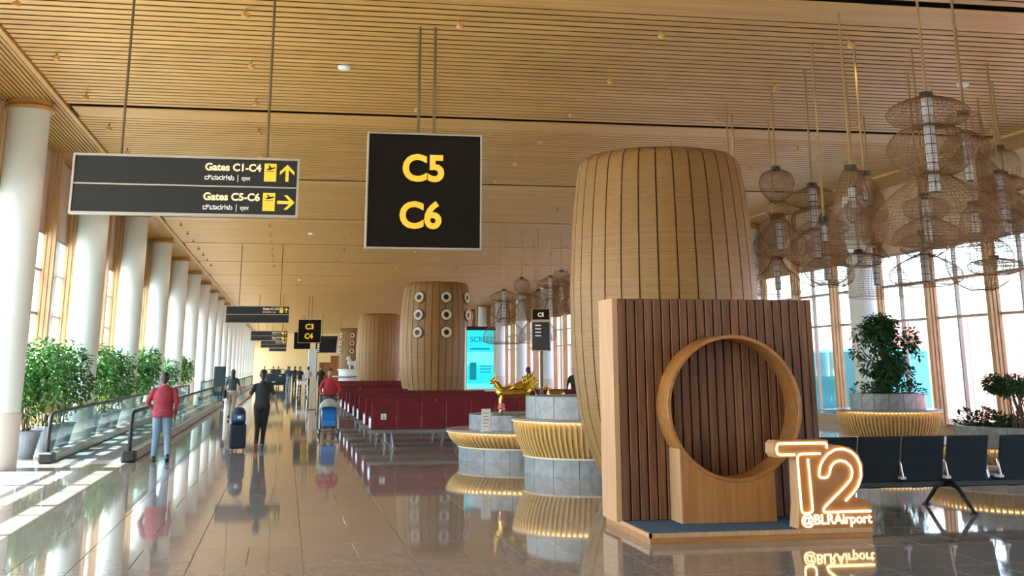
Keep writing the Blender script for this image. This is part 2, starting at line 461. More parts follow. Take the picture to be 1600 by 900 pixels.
# ------------------------------------------------------------------ photo kiosk
K = thing('photo_kiosk', 'square photo booth of dark wooden battens with a round wooden tunnel on a low platform', 'booth', (3.69, 12.2, 0))
def kk(name, mb, m, **k): return obj(name, mb, m, K, world=True, **k)
kk('platform', MB().box(3.69,6.10,12.20,13.90,0,.092), MT['oak'])
kk('platform_trim', MB().box(3.685,6.105,12.195,12.22,.06,.102).box(3.685,3.71,12.195,13.9,.06,.102), MT['edge'])
kk('carpet', MB().box(3.71,6.09,12.22,13.25,.09,.10), MT['carpet'])
kk('back_panel', MB().box(3.70,6.0,13.30,13.84,.09,2.475), MT['slatback'])
kk('side_board', MB().box(3.64,3.70,13.25,13.86,.09,2.487), MT['edge'])
kk('side_board', MB().box(6.0,6.06,13.25,13.86,.09,2.487), MT['slatdark'])
nb = 22; bw = (6.0-3.70)/nb; ci = (4.92, 1.29, .77)
for i in range(nb):
    b = kk('batten', MB().rbox(3.70+i*bw+.008, 3.70+(i+1)*bw-.008, 13.25, 13.31, .10, 2.483, .006), MT['slatdark'])
# ring (tunnel) standing out of the panel
ro, ri = .785, .742; ya, yb = 12.87, 13.255
ring = MB(); n = 96; vs = []
for k in range(n):
    a = 2*PI*k/n
    for r, y in ((ro, ya+.006), (ro, yb), (ri, yb), (ri, ya+.006), (ri+.006, ya), (ro-.006, ya)):
        vs.append((ci[0]+r*math.cos(a), y, ci[1]+r*math.sin(a)))
fs = []
for k in range(n):
    q = (k+1) % n
    for m in range(6): fs.append((k*6+m, k*6+(m+1) % 6, q*6+(m+1) % 6, q*6+m))
ring.add(vs, fs); kk('ring', ring, MT['oak'], smooth=True)
# pedestal cut to the ring's curve
poly = [(4.27,.1),(5.34,.1)]
for i in range(25):
    x = 5.34 - (5.34-4.27)*i/24
    poly.append((x, ci[1]-math.sqrt(max(0, (ro-.003)**2-(x-ci[0])**2))))
kk('pedestal', MB().prism(poly, 12.88, 13.25), MT['oakv'])
kk('pedestal_side', MB().box(4.258,4.272,12.878,13.25,.1,.86), MT['edge'])

# T2 neon sign
TS = thing('neon_sign', 'glowing T2 neon sign with airport handle on the front corner of the booth platform', 'sign', (5.30, 12.23, .102))
def uv(x, y): return ((x+.06*(645-y)-250)/540., (645-y)/626.)
body = [(250,645),(258,500),(244,205),(118,205),(100,180),(100,120),(118,100),(425,100),(432,138),(500,134),(560,148),(610,190),(640,255),(642,330),(620,395),(592,440),(592,462),(650,474),(690,505),(702,560),(702,645)]
obj('letter_block', MB().prism([uv(*p) for p in body], 0, .235), [MT['edge']], TS)
face = MB(); pf = [uv(*p) for p in body]; n = len(pf)
obj('face_panel', MB().prism(pf, -.006, .002), MT['t2face'], TS)
def neon(pts):
    # rounded polyline
    P = [Vector((uv(*p)[0], -.022, uv(*p)[1])) for p in pts]
    out = []
    for i in range(len(P)-1):
        p0 = P[max(i-1,0)]; p1 = P[i]; p2 = P[i+1]; p3 = P[min(i+2,len(P)-1)]
        for s in range(5):
            t = s/5.
            a = .5*((2*p1)+(p2-p0)*t*.6+(2*p0*0-0*p1)*0) if False else None
            c = p1.lerp(p2, t)
            # Catmull-Rom with low tension
            m1 = (p2-p0)*.22; m2 = (p3-p1)*.22
            h = (2*t**3-3*t**2+1)*p1+(t**3-2*t**2+t)*m1+(-2*t**3+3*t**2)*p2+(t**3-t**2)*m2
            out.append(h)
    out.append(P[-1]); return out
for pts in ([(222,187),(140,187),(118,180),(112,150),(118,122),(140,117),(390,117),(412,122),(416,150)],
            [(376,183),(265,183),(245,192),(238,220),(262,520),(272,545),(295,552),(318,545),(328,518),(301,215)],
            [(527,480),(570,435),(602,390),(622,330),(620,265),(598,210),(560,173),(515,157),(468,160),(425,185),(395,220),(375,262),(368,318),(378,332),(415,332),(430,312),(440,268),(462,240),(495,229),(530,238),(558,265),(570,300),(560,345),(520,395),(405,510),(395,535),(410,546),(680,545)]):
    obj('neon_tube', MB().tube(neon(pts), .0115, 8), MT['neon'], TS, smooth='all')
u0, v0 = uv(265,618); u1, _ = uv(688,618)
text('lit_lettering', '@BLRAirport', .1, u0, -.018, v0, MT['neontext'], TS, bold=.0018, width=u1-u0, ext=.006)

# ------------------------------------------------------------------ barrels
BP = [(.94,0),(.99,.15),(1.10,.40),(1.20,.65),(1.31,1.05),(1.38,1.6),(1.415,2.2),(1.42,2.8),(1.40,3.3),(1.37,3.8),(1.325,4.3),(1.28,4.62),(1.24,4.78),(1.15,4.87),(1.02,4.90)]
def barrel(loc, label, rz, ports, n=32):
    t = thing('bamboo_barrel', label, 'barrel cladding', loc, rz)
    obj('core', MB().lathe([(r-.02, z) for r, z in BP], 48), MT['gapdark'], t, smooth=True)
    me = None
    g = .011
    mb = MB(); sub = 3
    vs = []; da = 2*PI/n
    for r, z in BP:
        for k in range(sub+1):
            a = -da/2 + g/1.3 + (da-2*g/1.3)*k/sub; vs.append((r*math.cos(a), r*math.sin(a), z))
    m = sub+1; fs = [(i*m+k, i*m+k+1, i*m+m+k+1, i*m+m+k) for i in range(len(BP)-1) for k in range(sub)]
    # edges turned in so that every stave has thickness
    o = len(vs)
    for i, (r, z) in enumerate(BP):
        for k in (0, sub):
            v = vs[i*m+k]; q = (r-.03)/r; vs.append((v[0]*q, v[1]*q, z))
    for i in range(len(BP)-1):
        fs.append((i*m, i*m+m, o+2*i+2, o+2*i)); fs.append((i*m+sub, o+2*i+1, o+2*i+3, i*m+m+sub))
    mb.add(vs, fs); me = mb.mesh('stave')
    me.polygons.foreach_set('use_smooth', [True]*len(me.polygons)); me.set_sharp_from_angle(angle=R(40))
    for i in range(n):
        o = obj('stave', me, MT['stave'], t); o.rotation_euler = (0,0,da*(i+.5))
    if ports:
        rm = MB().lathe([(.17,0),(.205,.0),(.205,.07),(.185,.09),(.17,.07)], 28, closed=True).mesh('r')
        im = MB().lathe([(.10,.02),(.165,.03),(.165,.085),(.12,.075),(.10,.05)], 28, closed=True).mesh('r')
        hm = MB().lathe([(.0,.0),(.12,.0),(.12,.045),(.0,.045)], 20, cap=(False,False)).mesh('h')
        dm = MB().lathe([(.20,.0),(.235,.0),(.235,.035),(.20,.035)], 28, closed=True).mesh('h')
        for k in (0,1,2,3,4,5,7):
            a = 2*PI*k/8
            for z, r in ((4.28,1.315),(3.62,1.365),(2.96,1.405)):
                sl_ = math.atan2(.06, .66)
                for nm, mm, mt, smo in (('port_ring', rm, MT['cream'], 1), ('port_cone', im, MT['cream'], 1), ('port_hole', hm, MT['black'], 1), ('port_rim', dm, MT['gapdark'], 1)):
                    o = obj(nm, mm, mt, t)
                    o.location = (r*math.cos(a), r*math.sin(a), z)
                    o.rotation_euler = Vector((math.cos(a), math.sin(a), .12 if z > 3.7 else .06)).to_track_quat('Z','Y').to_euler()
    return t
barrel((5.63, 17.55, 0), 'large bamboo barrel rising right behind the photo booth', .05, False)
barrel((5.75, 47.0, 0), 'bamboo barrel with round speaker ports beyond the red seats, left of the cyan screen', -PI/2+.16, True)
barrel((5.75, 76.5, 0), 'plain bamboo barrel standing left behind the first ported barrel', .1, False)
barrel((5.75, 107.0, 0), 'farthest bamboo barrel, with speaker ports, behind the wooden desk', -PI/2-.1, True)

# ------------------------------------------------------------------ signs
def frame_box(w, d, z0, z1, t=.03):
    m = MB()
    m.box(-w/2, w/2, -d/2, d/2, z1-t, z1).box(-w/2, w/2, -d/2, d/2, z0, z0+t)
    m.box(-w/2, -w/2+t, -d/2, d/2, z0+t, z1-t).box(w/2-t, w/2, -d/2, d/2, z0+t, z1-t)
    return m
def gate_sign(loc, label, lines, z0=3.33, z1=4.985, w=1.65):
    t = thing('gate_sign', label, 'sign', (loc[0], loc[1], 0))
    obj('panel', MB().box(-w/2+.02, w/2-.02, -.05, .05, z0+.02, z1-.02), MT['signblk'], t)
    obj('frame', frame_box(w, .14, z0, z1, .022), MT['alu'], t)
    for x in (-.10, .13): obj('rod', MB().tube([(x,0,z1-.02),(x,0,ZC-.002)], .022, 10), MT['rodd'], t)
    for i, s in enumerate(lines):
        text('lettering', s, .5, -.02-.03*i, -.056, (z1-z0)*(.575 if i == 0 else .17)+z0, MT['yellow'], t, bold=.018, height=.40, width=.60, align='C')
    return t
gate_sign((1.84, 16.67), 'big square black gate sign reading C5 C6 under the ceiling', ['C5','C6'])
gate_sign((1.62, 88.5), 'square black gate sign reading C3 C4 far down the hall', ['C3','C4'])
gate_sign((1.55, 122), 'dark gate sign reading C2 half hidden behind the C3 C4 sign', ['C2'])
def arrow(c, s, ang):
    a = []
    pts = [(0,.5),(.42,.08),(.42,-.12),(.09,.2),(.09,-.5),(-.09,-.5),(-.09,.2),(-.42,-.12),(-.42,.08)]
    ca, sa = math.cos(ang), math.sin(ang)
    return [(c[0]+s*(x*ca+z*sa), c[1]+s*(-x*sa+z*ca)) for x, z in pts]
def dir_sign(x, y, label, rows, w=2.55, z0=3.42, z1=4.11, detail=True):
    t = thing('direction_sign', label, 'sign', (x, y, 0))
    zm = (z0+z1)/2
    obj('panel', MB().box(-w/2+.02, w/2-.02, -.05, .05, zm+.008, z1-.02), MT['signgry'], t)
    obj('panel', MB().box(-w/2+.02, w/2-.02, -.05, .05, z0+.02, zm-.008), MT['signgry'], t)
    obj('frame', frame_box(w, .13, z0, z1, .025), MT['alu'], t)
    obj('divider', MB().box(-w/2+.02, w/2-.02, -.054, .054, zm-.008, zm+.008), MT['alu'], t)
    for xx in (-.76, .89): obj('rod', MB().tube([(xx,0,z1-.02),(xx,0,ZC-.002)], .016, 8), MT['rodd'], t)
    for i, row in enumerate(rows):
        if not row: continue
        zb = zm if i == 0 else z0
        x1 = w/2 - .44
        text('lettering', row[0], .16, x1, -.054, zb+.185, MT['cream_txt'], t, bold=.005, width=.64, align='R')
        text('kannada_lettering', 'ದ್ವಾರಗಳು', .1, x1-.64, -.054, zb+.075, MT['white_txt'], t, bold=.001, width=.335)
        text('bar', '|', .09, x1-.265, -.054, zb+.075, MT['white_txt'], t)
        text('hindi_lettering', 'द्वार', .1, x1-.22, -.054, zb+.075, MT['white_txt'], t, bold=.001, width=.10)
        c = (x1+.105, zb+.175); hw, hh = .07, .105
        ic = obj('gate_icon', MB().box(c[0]-hw, c[0]+hw, -.056, -.05, c[1]-hh, c[1]+hh), MT['yellow'], t)
        pl = [(-.055,.05),(-.045,.045),(-.03,.03),(.0,.032),(.055,.052),(.052,.064),(.01,.056),(-.012,.085),(-.024,.085),(-.012,.05),(-.038,.042)]
        obj('plane_mark', MB().prism([(c[0]+a*1.05, c[1]+b) for a, b in pl], -.059, -.055).box(c[0]-.05, c[0]+.05, -.059, -.055, c[1]+.012, c[1]+.018), MT['signblk'], ic)
        obj('arrow', MB().prism(arrow((w/2-.14, zb+.172), .20, 0 if row[1] == 'up' else PI/2), -.056, -.05), MT['yellow'], t)
    return t
dir_sign(-1.215, 14.0, 'wide charcoal overhead sign pointing to gates C1-C4 and C5-C6 at upper left', [('Gates C1-C4','up'),('Gates C5-C6','right')])
dir_sign(-1.2, 50.0, 'second overhead direction sign down the hall, lower half blank', [('Gates C1-C4','up'), None])
dir_sign(-1.2, 86.0, 'third overhead direction sign down the hall, two lines of text', [('Gates C1-C2','up'),('Gates C3-C4','right')])
dir_sign(-1.2, 120.0, 'fourth overhead direction sign down the hall', [('Gates C1-C2','up'), None], w=2.5)
dir_sign(-1.0, 150.0, 'farthest tiny overhead direction sign near the yellow end wall', [('Gates C1-C2','up'), None], w=2.1)

# flight boards far right of C3 C4
t = thing('flight_board', 'dark wide flight information board hanging beyond the C3 C4 sign', 'screen', (4.3, 118, 0))
obj('panel', MB().box(-1.5,1.5,-.1,.1,2.95,4.5), MT['navyscr'], t)
obj('header', MB().box(-1.5,1.5,-.11,-.1,4.28,4.46), MT['signgry'], t)
for k in range(8): obj('text_row', MB().box(-1.35,-1.15,-.115,-.1,3.05+.15*k,3.12+.15*k), MT['white_txt'], t)
for x in (-.9,.9): obj('rod', MB().tube([(x,0,4.45),(x,0,ZC-.002)], .03, 8), MT['rodd'], t)

# hanging info display before the right windows
t = thing('info_totem', 'dark C5 information display on a slim pole behind the golden statue', 'screen', (7.42, 35, 0), -.25)
obj('pole', MB().tube([(0,.12,0),(0,.12,3.3)], .05, 10), MT['rodd'], t)
obj('base', MB().lathe([(.28,0),(.28,.03),(.06,.05)], 20, (0,.12,0)), MT['greymet'], t)
obj('casing', MB().box(-.28,.28,-.08,.16,2.15,3.36), MT['beige'], t)
obj('header', MB().box(-.25,.25,-.095,-.08,3.05,3.35), MT['signblk'], t)
obj('screen', MB().box(-.25,.25,-.095,-.08,2.17,2.98), MT['navyscr'], t)
text('lettering', 'C5', .16, 0, -.1, 3.14, MT['cream_txt'], t, bold=.004, align='C')
for k in range(4): obj('text_row', MB().box(-.17,.0,-.1,-.094,2.90-.1*k-.03,2.90-.1*k), MT['white_txt'], t)

# cyan advertising screen
t = thing('advertising_screen', 'tall glowing cyan advertising screen right of the ported barrel', 'screen', (6.92, 42.5, 0))
obj('casing', MB().box(-.66,.42,-.09,.12,0,3.08), MT['paper'], t)
obj('top_rail', MB().box(-.64,.40,-.10,.0,2.95,3.08), MT['signgry'], t)
s_ = obj('screen', MB().box(-.62,.34,-.10,-.08,.95,2.95), MT['screen'], t)
obj('bright_band', MB().box(-.62,.34,-.103,-.1,1.75,2.2).box(-.62,.34,-.103,-.1,.95,1.12), MT['screenlt'], t)
text('lettering', 'SCREEZ', .22, -.5, -.104, 2.55, MT['screenink'], t, bold=.004, width=.85)
obj('text_line', MB().box(-.5,.2,-.105,-.1,2.28,2.33), MT['screenink'], t)
obj('printed_tower', MB().box(-.52,-.28,-.105,-.1,1.25,1.8).box(-.50,-.27,-.106,-.1,1.8,1.84), MT['screenink'], t)
for k in range(3): obj('text_line', MB().box(-.15,.25,-.105,-.1,1.5+.1*k,1.53+.1*k), MT['screenink'], t)

# ------------------------------------------------------------------ ceiling downlights
db = MB().lathe([(.0,0),(.055,.0),(.075,.03),(.055,.09),(.0,.09)], 14, cap=(False,False)).mesh('lamp_head')
dr = MB().tube([(0,0,.08),(0,.04,.14),(0,.06,.28)], .014, 6).mesh('bracket')
dl = MB().lathe([(.0,-.004),(.05,-.004),(.05,.002),(.0,.002)], 14, cap=(False,False)).mesh('lens')
lensm = emis('downlight_lens', (1,.85,.55), .8)
spot = bpy.data.lights.new('downlight_beam', 'SPOT'); spot.energy = 75; spot.spot_size = R(95); spot.spot_blend = .6; spot.shadow_soft_size = .06; spot.color = (1,.82,.58)
cnt = 0
for jx in range(7):
    for jy in range(16):
        x = -3.8 + 3.03*jx; y = 16.13 + 2.92*jy
        if jx == 6 and jy > 10: continue
        t = thing('ceiling_spotlight', '%s ceiling spotlight from the front in the %s row from the left' % (ORD[jy], ORD[jx].replace('nearest','first')), 'spotlight', (x, y, ZC-.15), 0, 'small spotlights under the slatted ceiling')
        h = obj('lamp_head', db, MT['ceil'], t); h.scale = (.8,.8,.8); h.rotation_euler = (R(18), R(10), 0)
        obj('bracket', dr, MT['ceil'], t)
        o = obj('lens', dl, lensm, h)
        if jx % 2 == 0 and (jy % 2 == 0 or jy > 4):
            lo = bpy.data.objects.new('downlight_beam', spot); COL.objects.link(lo); lo.parent = t; lo.location = (0,0,-.06)
for i, (x, y) in enumerate(((.75,19.25),(11.7,18.6),(.73,45.3),(.6,70.5))):
    tag(obj('smoke_detector', MB().lathe([(.0,-.05),(.08,-.05),(.11,-.02),(.11,.01),(.0,.01)], 20, (x,y,ZC-.01), cap=(False,False)), MT['paper'], smooth=True),
        ['white oval smoke detector on the slats above the C5 C6 sign','white smoke detector right of the tallest lantern','small pale detector over the second direction sign','farthest small pale detector in the slatted ceiling'][i], 'detector')

# ------------------------------------------------------------------ basket lanterns
def basket(prof, nm=44, step=.028, wr=.0026):
    # woven wire cage: prof = [(r,z)...], hoops at even arc length plus ribs
    P = [Vector((r, 0, z)) for r, z in prof]
    # smooth the profile
    Q = []
    for i in range(len(P)-1):
        p0 = P[max(i-1,0)]; p1 = P[i]; p2 = P[i+1]; p3 = P[min(i+2,len(P)-1)]
        for s in range(6):
            t = s/6.; m1 = (p2-p0)*.5; m2 = (p3-p1)*.5
            Q.append((2*t**3-3*t**2+1)*p1+(t**3-2*t**2+t)*m1+(-2*t**3+3*t**2)*p2+(t**3-t**2)*m2)
    Q.append(P[-1])
    mb = MB()
    acc = 0; hoops = [Q[0]]
    for a, b in zip(Q[:-1], Q[1:]):
        acc += (b-a).length
        if acc >= step: hoops.append(b); acc = 0
    hoops.append(Q[-1])
    for hi, h in enumerate(hoops):
        r = max(.02, h.x); e = wr*2.2 if hi in (0, len(hoops)-1) else wr
        seg = 28 if r > .25 else 18
        mb.tube([(r*math.cos(2*PI*k/seg), r*math.sin(2*PI*k/seg), h.z) for k in range(seg)], e, 3, closed=True)
    Qs = Q[::2] + ([Q[-1]] if (len(Q)-1) % 2 else [])
    for k in range(nm):
        a = 2*PI*k/nm + random.uniform(-.03,.03); ca, sa = math.cos(a), math.sin(a)
        mb.tube([(max(.02,q.x)*ca, max(.02,q.x)*sa, q.z) for q in Qs], wr, 3, cap=False)
    return mb
LT = {}
LT['A'] = ([[(.07,0),(.34,-.08),(.50,-.2),(.44,-.33),(.2,-.38)],
            [(.10,-.36),(.38,-.45),(.52,-.62),(.50,-.8),(.32,-.96),(.18,-1.0)],
            [(.06,-.93),(.32,-1.08),(.62,-1.32),(.76,-1.58),(.70,-1.76),(.5,-1.84)]], (.07,-.02,-1.2))
LT['B'] = ([[(.22,0),(.25,-.02),(.28,-.35),(.2,-.42)], [(.05,-.25),(.3,-.4),(.36,-.6),(.25,-.75)],
            [(.08,-.5),(.45,-.9),(.62,-1.2),(.62,-1.4),(.45,-1.5)]], (.06,-.3,-1.05))
LT['D'] = ([[(.08,0),(.15,-.1),(.24,-.4),(.33,-.75),(.36,-.98),(.27,-1.06)],
            [(.06,-.45),(.2,-.6),(.27,-.78),(.2,-.95)]], (.055,-.25,-.55))
LT['F'] = ([[(.05,0),(.3,-.09),(.46,-.19),(.42,-.28),(.2,-.36)],
            [(.08,-.33),(.3,-.42),(.38,-.58),(.3,-.76)],
            [(.06,-.68),(.32,-.84),(.48,-1.04),(.46,-1.2),(.3,-1.3)]], (.062,-.03,-1.18))
LT['G'] = ([[(.06,0),(.24,-.08),(.31,-.25),(.24,-.44),(.12,-.58)],
            [(.10,-.56),(.2,-.64),(.2,-.76),(.1,-.84)],
            [(.09,-.78),(.2,-1.0),(.42,-1.2),(.48,-1.4),(.38,-1.54)]], (.055,-.95,-1.42))
LT['C'] = ([[(.06,0),(.26,-.10),(.34,-.32),(.25,-.58),(.14,-.75)],
            [(.13,-.74),(.28,-1.0),(.56,-1.3),(.66,-1.55),(.55,-1.75)]], (.06,-.95,-1.5))
LT['I'] = ([[(.06,0),(.3,-.08),(.34,-.24),(.22,-.34)],
            [(.06,-.3),(.28,-.4),(.5,-.55),(.52,-.7),(.35,-.78)]], (.06,-.05,-.72))
LT['J'] = ([[(.05,0),(.14,-.07),(.21,-.22),(.24,-.44)],
            [(.24,-.47),(.42,-.62),(.46,-.85),(.36,-1.08),(.16,-1.2)]], (.05,-.1,-.4))
LT['L'] = ([[(.10,0),(.34,-.05),(.40,-.12),(.34,-.2),(.2,-.24)]], (.03,0,-.15))
LT['M'] = ([[(.05,0),(.16,-.14),(.27,-.42),(.31,-.62),(.24,-.72)]], (.045,-.1,-.4))
lm = {}
for k, (bs, tb) in LT.items():
    lm[k] = [basket(b, 56 if max(p[0] for p in b) > .3 else 40).mesh('basket') for b in bs]
tubemesh = {}
def lantern(kind, x, y, ztop, label, sc=1.0, rods=True):
    t = thing('basket_lantern', label, 'lantern', (x, y, ztop), random.uniform(0,6), 'woven wire basket lanterns')
    for me in lm[kind]:
        o = obj('basket', me, MT['wire'], t); o.scale = (sc,)*3
    r, z0, z1 = LT[kind][1]
    if kind not in tubemesh:
        mb = MB(); n = max(2, int((z0-z1)/.11)); pr = []
        tubemesh[kind] = (MB().lathe([(r,z1),(r,z0)], 16).mesh('lamp_tube'),)
        bd = MB()
        for i in range(n+1): bd.lathe([(r+.003,z1+(z0-z1)*i/n-.006),(r+.003,z1+(z0-z1)*i/n+.006)], 16)
        for a in range(4): bd.box(r*math.cos(a*PI/2)-.004, r*math.cos(a*PI/2)+.004, r*math.sin(a*PI/2)-.004, r*math.sin(a*PI/2)+.004, z1, z0)
        tubemesh[kind] += (bd.mesh('tube_bands'),)
        tubemesh[kind] += (MB().lathe([(.03,.06),(.085,.05),(.085,-.02),(.03,-.03)], 16).mesh('lantern_cap'),)
    o = obj('lamp_tube', tubemesh[kind][0], MT['tubew'], t); o.scale = (sc,)*3
    o2 = obj('tube_bands', tubemesh[kind][1], MT['cap'], o)
    o = obj('cap', tubemesh[kind][2], MT['cap'], t)
    L = (ZC-.004-ztop)
    obj('rod', MB().tube([(0,0,.03),(0,0,L)], .017, 8), MT['rod'], t)
    return t
lantern('A', 7.72, 13.1, 4.98, 'tallest basket lantern of three stacked cages, hanging highest at right')
lantern('B', 8.8, 14.05, 4.98, 'tapered basket lantern just right behind the tallest lantern', .85)
lantern('D', 7.54, 14.9, 4.35, 'tall cone shaped basket lantern with a small bell below it')
lantern('M', 8.46, 16.3, 4.52, 'small pointed basket lantern peeping out right of the tall cone')
lantern('F', 8.45, 18.1, 4.60, 'basket lantern of flat disc, bulb and wide bowl, left of the tall cone')
lantern('G', 8.39, 19.4, 5.09, 'leftmost basket lantern of the near cluster, round bulb on a narrow neck')
lantern('C', 12.15, 18.4, 5.40, 'rightmost large basket lantern with a bulb over a wide skirt')
lantern('I', 9.6, 16.6, 4.25, 'low basket lantern of two discs hanging before the right column')
lantern('J', 9.6, 15.3, 3.95, 'dark bell lantern with an open wire globe below, before the bright panes')
lantern('J', 7.9, 16.6, 3.85, 'small dark bell lantern hanging below the tall cone lantern', .8)
lantern('L', 9.6, 18.9, 3.6, 'flat disc lantern hanging low left of the right column')
lantern('F', 9.9, 20.8, 4.45, 'disc topped basket lantern in the back of the near cluster')
lantern('G', 9.5, 22.2, 4.60, 'narrow necked basket lantern at the back behind the disc lanterns')
lantern('I', 8.1, 20.9, 4.0, 'low basket lantern just right of the big barrel', .9)
lantern('J', 8.6, 21.9, 3.9, 'bell lantern low beside the big barrel rim')
lantern('A', 11.3, 17.2, 4.75, 'three cage basket lantern between the tallest lantern and the rightmost one', .8)
lantern('C', 11.3, 21.6, 4.75, 'skirted basket lantern behind the dark bell lantern')
lantern('L', 12.6, 19.6, 3.6, 'flat disc lantern low at the right edge under the skirted lantern', 1.2)
lantern('I', 10.3, 18.0, 3.85, 'low two disc basket lantern in the middle of the bright panes', 1.1)
lantern('F', 13.9, 21.0, 5.4, 'basket lantern cut by the right edge of the photo')
# the far cluster between the barrels
def fx(px, Y): return Y*math.tan(math.atan((px-800)/1831.35)+0) if False else None
for i, (x, y, z, k, l) in enumerate((
    (7.5, 41.6, 4.30, 'A', 'basket lantern with a bright tube directly above the cyan screen'),
    (8.6, 44, 4.90, 'G', 'round topped basket lantern in the middle of the far cluster'),
    (8.9, 42.4, 4.35, 'C', 'skirted basket lantern of the far cluster, half way down'),
    (8.6, 39, 4.60, 'F', 'far cluster lantern with a tall bright tube in its middle'),
    (9.9, 43, 5.10, 'B', 'trapezoid topped lantern above the C5 display'),
    (9.5, 39.4, 4.75, 'F', 'far cluster lantern just above the C5 display'),
    (9.9, 38, 5.05, 'G', 'far cluster lantern beside the left edge of the big barrel'),
    (10.6, 41.6, 5.25, 'C', 'highest far lantern, touching the left edge of the big barrel'),
    (8.1, 45, 4.05, 'M', 'small low basket lantern right above the cyan screen edge'),
    (9.3, 45, 4.30, 'C', 'skirted lantern low behind the far cluster tubes'),
    (10.9, 44, 4.35, 'I', 'low two disc lantern behind the C5 display'))):
    lantern(k, x, y, z, l)

# ------------------------------------------------------------------ plants
def leaf_cloud(blobs, n, size, seed, droop=.3):
    rd = random.Random(seed); mb = MB()
    tot = sum(b[3]**2 for b in blobs)
    for (x, y, z, r) in blobs:
        for _ in range(int(n*r*r/tot)):
            while True:
                d = Vector((rd.uniform(-1,1), rd.uniform(-1,1), rd.uniform(-1,1)))
                if .2 < d.length < 1: break
            d = d.normalized()*d.length**.5
            p = Vector((x, y, z)) + d*r
            s = size*rd.uniform(.6,1.35)
            ax = (Vector((d.x, d.y, d.z*.5-droop)) + Vector((rd.uniform(-.7,.7), rd.uniform(-.7,.7), rd.uniform(-.5,.5)))).normalized()
            sd = ax.cross(Vector((rd.uniform(-.4,.4), rd.uniform(-.4,.4), 1))).normalized()
            nn = sd.cross(ax)
            a = p; b = p+ax*s*.5+sd*s*.26+nn*s*.06; c = p+ax*s-nn*s*.12; e = p+ax*s*.5-sd*s*.26+nn*s*.06
            mb.add([a, b, c, e], [(0,1,2),(0,2,3)])
    return mb
def stems(ends, r=.012, base=.06, mid=.5):
    mb = MB()
    for i, e in enumerate(ends):
        a = Vector((base*math.cos(i*2.4), base*math.sin(i*2.4), 0)); e = Vector(e)
        m = a.lerp(e, .5)+Vector((0,0,.1)); m.x *= .6; m.y *= .6
        mb.tube([a, m, e], [r*1.3, r, r*.5], 6)
    return mb
shr_meshes = []
for k in range(3):
    rd = random.Random(40+k)
    bl = [(rd.uniform(-.3,.3), rd.uniform(-.34,.34), z, rr) for z, rr in ((.95,.34),(1.2,.42),(1.35,.40),(1.55,.42),(1.75,.36),(1.6,.34),(1.1,.38))]
    shr_meshes.append((leaf_cloud(bl, 2100, .13, k), leaf_cloud([(b[0],b[1],b[2]-.4,b[3]*.8) for b in bl[:3]], 260, .11, 9+k), stems([(b[0],b[1],b[2]-.5) for b in bl], .014)))
shr = []
for a, b, c in shr_meshes: shr.append((a.mesh('foliage'), b.mesh('lower_leaves'), c.mesh('stem')))
potm = MB().lathe([(.19,0),(.30,.48),(.33,.50),(.31,.52),(.27,.47),(.0,.46)], 24, cap=(True,False)).mesh('pot')
for i, (y, x, sc) in enumerate(((25.7,-5.0,1.0),(27.6,-4.98,.97),(29.3,-4.95,1.02),(33.6,-5.0,1.03),(35.6,-4.95,1.0),(37.6,-5.0,.95),(42.4,-4.98,1.02),(45.2,-5.0,1.06),(50.8,-5.12,.85),(53.4,-5.06,.95),(59.6,-5.05,1.05),(62.0,-5.05,1.0))):
    t = thing('potted_shrub', '%s leafy green shrub in a grey pot behind the walkway, counted from the front' % ORD[i], 'plant', (x, y, 0), i*1.7, 'potted shrubs along the left windows')
    a, b, c = shr[i % 3]
    o = obj('pot', potm, MT['pot'], t)
    o = obj('foliage', a, MT['leaf'], t, kind='stuff'); o.location = (0,0,.18); o.scale = (sc,)*3
    o = obj('lower_leaves', b, MT['leafy'], t, kind='stuff'); o.location = (0,0,.2); o.scale = (sc,)*3
    o = obj('stem', c, MT['bark'], t); o.location = (0,0,.44)

